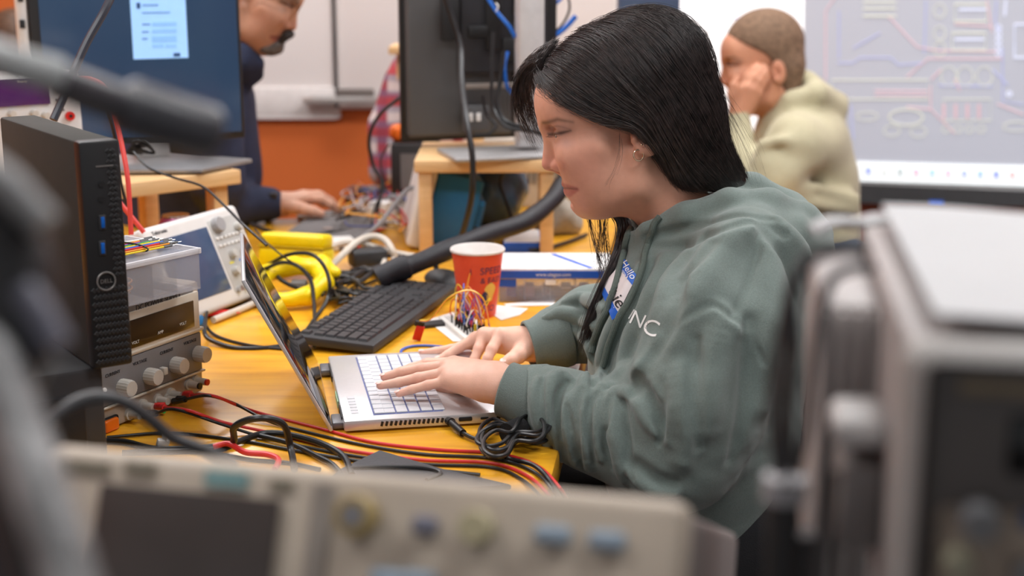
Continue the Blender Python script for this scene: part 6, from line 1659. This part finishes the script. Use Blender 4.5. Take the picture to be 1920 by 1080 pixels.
for k, (px, py, sx_, sy_, sz, m) in enumerate(((668, 380, .05, .03, .02, M_blk), (700, 372, .06, .05, .03, M_greyp), (715, 400, .05, .04, .03, M_white), (745, 392, .07, .05, .035, M_greyp), (760, 412, .08, .02, .02, M_steel), (690, 402, .03, .03, .02, M_white), (725, 425, .09, .02, .015, M_steel), (655, 400, .035, .02, .01, mat('bright_orange_plastic', (.85, .16, .01), .4)))):
    q = onz(px, py, TZ); nm_, lb_ = [('usb_adapter', 'black adapter at the left edge of the wire heap'), ('circuit_box', 'grey box in the wire heap'), ('plastic_connector', 'white connector block at the front of the wire heap'), ('circuit_box', 'larger grey box at the right of the wire heap'), ('metal_bracket', 'steel bracket beside the centre riser leg'), ('plastic_connector', 'small white connector at the left of the wire heap'), ('metal_bracket', 'long steel bracket at the front of the wire heap'), ('orange_tag', 'small orange tag on the far table surface')][k]
    tag(MB().box((q[0], q[1], TZ+sz/2), (sx_, sy_, sz), .003, rot=(0, 0, rr.uniform(-1, 1))).build(nm_, m), lb_, 'part')
hang('black cable arching from the centre monitor down to the wire heap', M_cable, [(760, 175, 3.2), (712, 215, 3.2), (692, 260, 3.2), (700, 310, 3.2), (716, 345, 3.18), (706, 400, 3.16)], .0042)
hang('thin dark wire arching left of the orange tool', M_cable, [(730, 270, 3.2), (714, 300, 3.2), (720, 350, 3.18), (702, 390, 3.15), (696, 430, 3.12)], .002)
hang('grey tube sloping from the riser to the wire heap', mat('grey_tube', (.25, .24, .25), .4), [(782, 350, 3.12), (762, 358, 3.1), (735, 390, 3.06), (712, 420, 3.02), (680, 445, 2.98)], .0055)
tcable('black cable coming from the right leg of the centre riser', M_cable, [(1100, 440, .757), (1060, 455, .757), (1010, 468, .757), (960, 462, .757)], .0045)
hang('black cable hanging under the right part of the centre riser', M_cable, [(945, 318, 3.15), (938, 345, 3.15), (948, 375, 3.15), (960, 410, 3.15)], .004)
# cable on the left riser, red wires, rod
hang('coral red cable hanging in front of the left riser', mat('coral_cable', (.70, .07, .06), .4), [(150, 148, 2.30), (172, 150, 2.28), (195, 165, 2.26), (214, 210, 2.24), (228, 270, 2.22), (240, 340, 2.20), (246, 440, 2.19)], .0040)
hang('coral red cable crossing under the left riser', mat('coral_cable', (.70, .07, .06), .4), [(224, 380, 2.3), (245, 405, 2.3), (270, 436, 2.3)], .0042)
hang('black cable beside the coral one under the left riser', M_cable, [(200, 200, 2.32), (214, 250, 2.32), (224, 330, 2.34), (240, 390, 2.34), (262, 430, 2.34)], .0028)
hang('thick black cable slanting across the left monitor', mat('dark_slate_cable', (.035, .04, .055), .35), [(220, -30, 2.25), (196, 20, 2.22), (165, 75, 2.2), (142, 125, 2.18), (120, 180, 2.16), (100, 225, 2.14)], .0062)
hang('thin black wire falling from the left riser across the white oscilloscope', M_cable, [(250, 285, 2.50), (280, 315, 2.47), (330, 334, 2.44), (380, 350, 2.40), (420, 385, 2.34), (455, 420, 2.28), (500, 460, 2.24)], .0022)
for k in range(5):
    tag(MB().tube([at(240+rr.uniform(-6, 50), 268+rr.uniform(-6, 24), 2.72) for _ in range(5)], .003, 6, 6).build('cable', M_cable), 'black cable tangled under the left monitor', 'cable', 'cables under the left monitor')
# --- monitor and gear on the side table
MZ = .675
sm = thing('monitor', 'dark blue backed monitor on the side table behind the woman\'s head', 'monitor', (.385, 3.88, MZ), .2)
MB().box((-.02, 0, .37), (.17, .03, .50), .006).build('housing', mat('dark_blue_back', (.04, .06, .11), .4), sm)
MB().box((.02, -.02, .30), (.03, .015, .3), .004).build('blue_strip', mat('cobalt_strip', (.02, .08, .35), .4), sm)
MB().box((.115, -.03, .24), (.042, .035, .50), .004).build('stand_column', M_alu, sm); MB().box((.08, -.03, .006), (.22, .18, .012), .004).build('base_plate', M_alu, sm)
mc_ = thing('microscope', 'small dark bench microscope in front of the bright document', 'microscope', (.552, 3.95, MZ))
MB().cyl((0, 0, .012), (0, 0, .22), .012).build('pillar', M_blk, mc_); MB().box((0, 0, .008), (.13, .12, .016), .004).build('base', M_greyp, mc_); MB().box((-.005, 0, .23), (.045, .06, .10), .01).build('head', mat('grey_metal_dark', (.07, .07, .08), .4, metal=.4), mc_); MB().cyl((.0, 0, .28), (.01, 0, .36), .010).build('eyepiece', M_blk, mc_)
gb_ = thing('gear_box', 'dark brown box beside the bench microscope', 'box', (.535, 3.76, MZ)); MB().box((0, 0, .07), (.14, .12, .14), .006).build('body', mat('brown_grey_box', (.10, .09, .08), .6), gb_); MB().box((0, -.061, .08), (.08, .003, .05)).build('label_plate', M_greyp, gb_)
# ================================================================ FOREGROUND
NB = thing('bench', 'dark bench top right in front of the viewer under the beige oscilloscope', 'bench', (.2, .9, 0))
MB().box((0, 0, .79), (1.9, .62, .03), .004).build('bench_top', mat('dark_laminate', (.03, .03, .03), .5), NB)
for sx_ in (-.85, .85):
    for sy_ in (-.25, .25): MB().box((sx_, sy_, .3875), (.05, .05, .775), .004).build('leg', M_leg, NB)
zB = .805
P1 = np.array([-.257, .742, 1.107]); P2 = np.array([.0866, .657, 1.107]); tl = math.radians(24)
ff = front_frame(P1, P2, tl); hF = .16; wF = np.linalg.norm((P2-P1)[:2]); ff = (P1-ff[3]*hF, *ff[1:])
FS = frthing(ff, 'oscilloscope', 'beige oscilloscope tilted back across the bottom of the photo, closest to the viewer', 'oscilloscope')
M_fs = mat('warm_beige_plastic', (.42, .355, .285), .5, noise=.03)
MB().box((wF/2, .02, hF/2), (wF, .04, hF), .008, seg=3).build('front_housing', M_fs, FS)
dF = .40
MB().box((wF/2, .02+dF/2, hF/2), (wF-.006, dF, hF-.008), .008, seg=3).build('case', mat('dark_taupe_case', (.17, .155, .15), .5), FS)
def FR(n_, m_, x0, y0, x1, y1, off=-.003, thk=.004, bev=.001):
    a = hitp(ff, x0, y1); b = hitp(ff, x1, y0); MB().box(((a[0]+b[0])/2, off, (a[1]+b[1])/2), (abs(b[0]-a[0]), thk, abs(b[1]-a[1])), bev).build(n_, m_, FS)
FR('screen', mat('brown_grey_lcd', (.045, .036, .033), .3), 140, 938, 530, 1290)
FR('panel_seam', mat('taupe_seam', (.25, .22, .19), .6), 586, 905, 592, 1260, -.0005, .002, 0)
FR('model_label', mat('olive_print', (.17, .15, .11), .6), 235, 868, 295, 888, -.001, .002, 0); FR('brand_label', mat('olive_print', (.17, .15, .11), .6), 120, 868, 208, 882, -.001, .002, 0)
FR('teal_label', mat('teal_print', (.16, .28, .28), .6), 385, 886, 468, 910, -.001, .002, 0); FR('model_label', mat('olive_print', (.17, .15, .11), .6), 508, 900, 552, 918, -.001, .002, 0)
u, z = hitp(ff, 678, 968); kn_ = knob(FS, u, z, .0105, .014, mat('olive_gold_knob', (.30, .22, .09), .4), y=-.001); MB().cyl((u, -.014, z), (u, -.016, z), .006).build('knob_cap', M_greyp, kn_)
u, z = hitp(ff, 900, 990); knob(FS, u, z, .0085, .014, mat('pale_olive_knob', (.36, .32, .20), .45), y=-.001)
for px, py, c in ((1038, 1003, 'b'), (1140, 1014, 'b'), (800, 985, 'n'), (730, 1085, 'b'), (790, 1088, 'b')):
    u, z = hitp(ff, px, py); MB().box((u, -.003, z), (.019 if c == 'b' else .014, .007, .010), .0035, seg=3).build('button', mat('slate_blue_button', (.24, .30, .36), .5) if c == 'b' else mat('indigo_grey_button', (.15, .15, .19), .5), FS)
rear = F3(ff, wF/2, dF, 0); 
for x in (.03, wF-.03):
    a = F3(ff, x, .02, .0); MB().box((a[0], a[1], (a[2]+zB)/2), (.02, .012, a[2]-zB), .003).build('prop_leg', mat('dark_taupe_case', (.17, .155, .15), .5), FS, world=True)
# right hand device with paper
DX, DY, DZ = .166, .575, 1.212
lo_h = .19
DV2 = thing('instrument', 'lower beige instrument carrying the grey one at the right edge', 'instrument', (DX, DY, zB), math.radians(-9.6)); MB().box((.16, .14, (DZ-lo_h-zB)/2), (.31, .27, DZ-lo_h-zB-.002), .008).build('case', M_beige, DV2)
MB().box((.16, -.001, .1), (.27, .008, .15), .002).build('front_panel', M_greyp, DV2)
DV = thing('instrument', 'grey bench instrument with dark display at the right edge under the white papers', 'instrument', (DX, DY, DZ-lo_h), math.radians(-9.6))
M_dvs = mat('taupe_metal_case', (.31, .28, .27), .5, noise=.04)
MB().box((.16, .15, lo_h/2), (.32, .27, lo_h-.006), .004).build('case', M_dvs, DV)
MB().box((.16, .004, lo_h/2), (.325, .03, lo_h), .012, seg=4).build('bezel', mat('light_taupe_bezel', (.30, .285, .27), .5), DV)
pan = MB().box((.165, -.0115, .096), (.316, .004, .178), .006, seg=3).build('panel', mat('dark_brown_panel', (.050, .042, .038), .4), DV)
MB().box((.165, -.0142, .066), (.300, .003, .112), .004).build('lower_panel', mat('tan_panel', (.22, .175, .135), .5), DV)
MB().box((.090, -.0145, .151), (.098, .003, .026), .002).build('display_window', mat('black_display', (.001, .001, .001), .1), DV)
MB().box((.075, -.0140, .1745), (.11, .002, .006), .001).build('brand_strip', mat('bronze_print', (.13, .10, .06), .5), pan)
knob(DV, .024, .100, .006, .010, mat('olive_grey_knob', (.26, .25, .18), .5), y=-.016); knob(DV, .031, .119, .0075, .010, mat('slate_knob', (.14, .145, .15), .5), y=-.016); knob(DV, .052, .096, .006, .010, mat('slate_knob', (.14, .145, .15), .5), y=-.016)
MB().box((.054, -.0165, .119), (.012, .003, .008), .002).build('blue_button', mat('dark_blue_button', (.02, .05, .12), .5), DV)
MB().box((-.015, .20, lo_h/2-.006), (.032, .15, lo_h-.02), .006).build('side_module', M_dvs, DV)
g = MB()
for k in range(4): g.box((-.027+k*.008, .122, lo_h/2), (.004, .008, lo_h*.80), .002)
g.build('side_rib', mat('rib_taupe', (.36, .33, .32), .5), DV)
MB().box((-.012, .075, .128), (.026, .045, .014), .006, seg=3).build('side_handle', mat('pale_grey_handle', (.5, .49, .48), .5), DV); MB().box((-.010, .075, .092), (.022, .045, .045), .006).build('handle_bracket', mat('dark_taupe_case', (.17, .155, .15), .5), DV)
def sheet(label, x0, y0, x1, y1, z, rz, curl=0.0):
    n = 14; V = []; 
    for s_ in (0, 1):
        for i in range(n+1):
            for j in range(n+1):
                x = x0+(x1-x0)*i/n; y = y0+(y1-y0)*j/n; V.append((x, y, z+.0012*s_+curl*((1-i/n)**3)+.0012*math.sin(i*.9)*math.sin(j*.6)))
    N1 = (n+1)**2; F = []
    for i in range(n):
        for j in range(n):
            a = i*(n+1)+j; F.append([a+N1, a+n+1+N1, a+n+2+N1, a+1+N1]); F.append([a, a+1, a+n+2, a+n+1])
    rim = [i*(n+1) for i in range(n+1)]+[n*(n+1)+j for j in range(1, n+1)]+[i*(n+1)+n for i in range(n-1, -1, -1)]+[j for j in range(n-1, 0, -1)]
    for k in range(len(rim)): a, b_ = rim[k], rim[(k+1) % len(rim)]; F.append([a, b_, b_+N1, a+N1])
    t = thing('paper_sheet', label, 'paper', ((x0+x1)/2, (y0+y1)/2, z))
    a_ = math.radians(-9.6); V = [(DX+(x-DX)*math.cos(a_)-(y-DY)*math.sin(a_), DY+(x-DX)*math.sin(a_)+(y-DY)*math.cos(a_), z_) for x, y, z_ in V]
    o = MB().add(V, F).build('sheet', mat('bright_white_paper', (.42, .42, .425), .8, noise=.015), t, world=True)
    pr_ = MB()
    for k in range(9): pr_.box(((x0+x1)/2+.05, y0+(y1-y0)*(.15+.08*k), z+.0062), ((x1-x0)*.35, .0015, .0004))
    pr_.build('print_lines', mat('pale_grey_print', (.55, .55, .56), .8), t, world=True, smooth=False)
    return t
sheet('white printed papers lying on top of the grey bench instrument', DX+.012, DY+.012, DX+.30, DY+.285, DZ+.0035, 0, .004)
pr = thing('paper_sheet', 'curled white paper edge behind the grey bench instrument', 'paper', (.19, DY+.29, DZ))
c0 = P(1530, 425, .86)
MB().tube([P(1525, 432, .86), P(1560, 416, .86), P(1615, 418, .87), P(1650, 410, .88)], .007, 10, 6, flat=(.5, 1.6)).build('roll', mat('bright_white_paper', (.42, .42, .425), .8), pr, world=True)
def fg(label, m, pts, r, name='cable', cat='cable', n=10):
    return tag(MB().tube([P(*p) for p in pts], r, n, 8).build(name, m), label, cat)
fg('thick black cable looping up beside the grey bench instrument', M_cable, [(1625, 466, .66), (1580, 466, .66), (1530, 480, .66), (1492, 520, .66), (1474, 590, .66), (1458, 690, .66), (1452, 790, .66), (1462, 890, .66)], .0034)
fg('black cable hanging down inside the outer loop at the right', M_cable, [(1640, 500, .66), (1590, 505, .66), (1556, 530, .66), (1538, 600, .66), (1522, 700, .66), (1512, 800, .66), (1490, 890, .66)], .0026)
fg('black cable running straight down the left side of the grey instrument', M_cable, [(1484, 560, .68), (1490, 650, .68), (1480, 760, .68), (1478, 890, .68)], .0030)
fg('black cable dropping beside the lower grey instrument', M_cable, [(1562, 880, .62), (1556, 950, .62), (1546, 1020, .62), (1538, 1100, .62), (1535, 1180, .62)], .0028)
sp3 = P(1472, 905, .67)
SPT = thing('cable_stand', 'black tube stand with grey collar at the lower right', 'stand', (sp3[0], sp3[1]+.0, zB))
MB().cyl((sp3[0], sp3[1], zB), (sp3[0], sp3[1], sp3[2]-.006), .0078, n=20).build('tube', M_blk, SPT, world=True)
MB().cyl((sp3[0]+.011, sp3[1]+.01, zB), (sp3[0]+.013, sp3[1]+.01, sp3[2]-.03), .006).build('side_tube', M_dark, SPT, world=True)
MB().cyl((sp3[0], sp3[1], sp3[2]-.008), (sp3[0], sp3[1], sp3[2]+.003), .0105, n=24).build('collar', mat('grey_collar', (.24, .24, .25), .4), SPT, world=True)
# boom arm top left
AR = thing('boom_arm', 'blurred grey and black boom arm reaching in from the top left', 'arm', P(-60, 90, .62))
ag = mat('satin_grey_arm', (.34, .36, .36), .35); ad = mat('charcoal_arm', (.045, .045, .052), .35)
MB().tube([P(-80, 78, .60), P(0, 112, .62), (P(110, 142, .64))], .0085, 16, 4).build('rod', ag, AR, world=True)
MB().tube([P(105, 150, .64), P(190, 182, .66), P(240, 200, .67)], .0095, 16, 4).build('neck', ad, AR, world=True)
MB().tube([P(225, 192, .665), P(250, 203, .67), P(320, 226, .68), P(380, 244, .69), P(404, 252, .695)], lambda t: .0135*math.sin(min(1, t*3+.35)*math.pi/2) if t < .8 else .0135*math.sqrt(max(.05, 1-((t-.8)/.21)**2)), 20, 8).build('head', ad, AR, world=True)
MB().cyl((P(-80, 78, .60)+np.array([0, 0, -.4])), P(-80, 78, .60), .009).build('upright', ad, AR, world=True)
fl = P(-80, 78, .60); MB().box((fl[0], fl[1], zB+.01), (.10, .10, .02), .004).build('clamp_base', ad, AR, world=True)
MB().cyl((fl[0], fl[1], zB+.01), (fl[0], fl[1], fl[2]-.35), .009).build('upright', ad, AR, world=True)
# articulated stand left edge
AS = thing('articulated_stand', 'blurred black articulated stand running down the left edge', 'stand', P(60, 1180, .46))
tg_ = mat('scuffed_grey_tube', (.20, .20, .20), .4, noise=.5, nscale=60, bump=1, bscale=80)
MB().tube([P(-30, 640, .50), P(20, 760, .49), P(90, 960, .47), P(150, 1150, .46)], .0095, 16, 6).build('grey_tube', tg_, AS, world=True)
MB().tube([P(-60, 640, .52), P(-20, 800, .51), P(40, 980, .49), P(90, 1150, .48)], .0105, 16, 6).build('black_tube', M_blk, AS, world=True)
MB().tube([P(-50, 300, .50), P(10, 340, .50), P(60, 395, .50), P(88, 425, .50)], .0062, 14, 6).build('upper_link', tg_, AS, world=True)
MB().tube([P(-40, 380, .51), P(10, 470, .51), P(30, 560, .51), P(10, 660, .51), P(-20, 720, .51)], .0155, 16, 6).build('joint_housing', M_blk, AS, world=True)
MB().tube([P(40, 540, .50), P(75, 590, .50), P(108, 650, .50)], .0058, 14, 6).build('lower_link', mat('slate_link', (.10, .10, .13), .4), AS, world=True)
MB().tube([P(150, 1150, .46), P(160, 1400, .46)], .011, 12, 0).build('foot_tube', M_blk, AS, world=True)
fg('dark grey cable arching in front of the beige power supply', mat('dark_grey_cable', (.045, .047, .05), .4), [(70, 830, 1.0), (105, 780, 1.0), (160, 748, 1.01), (220, 748, 1.02), (275, 780, 1.04), (320, 818, 1.06), (380, 842, 1.08), (440, 870, 1.1)], .0048)
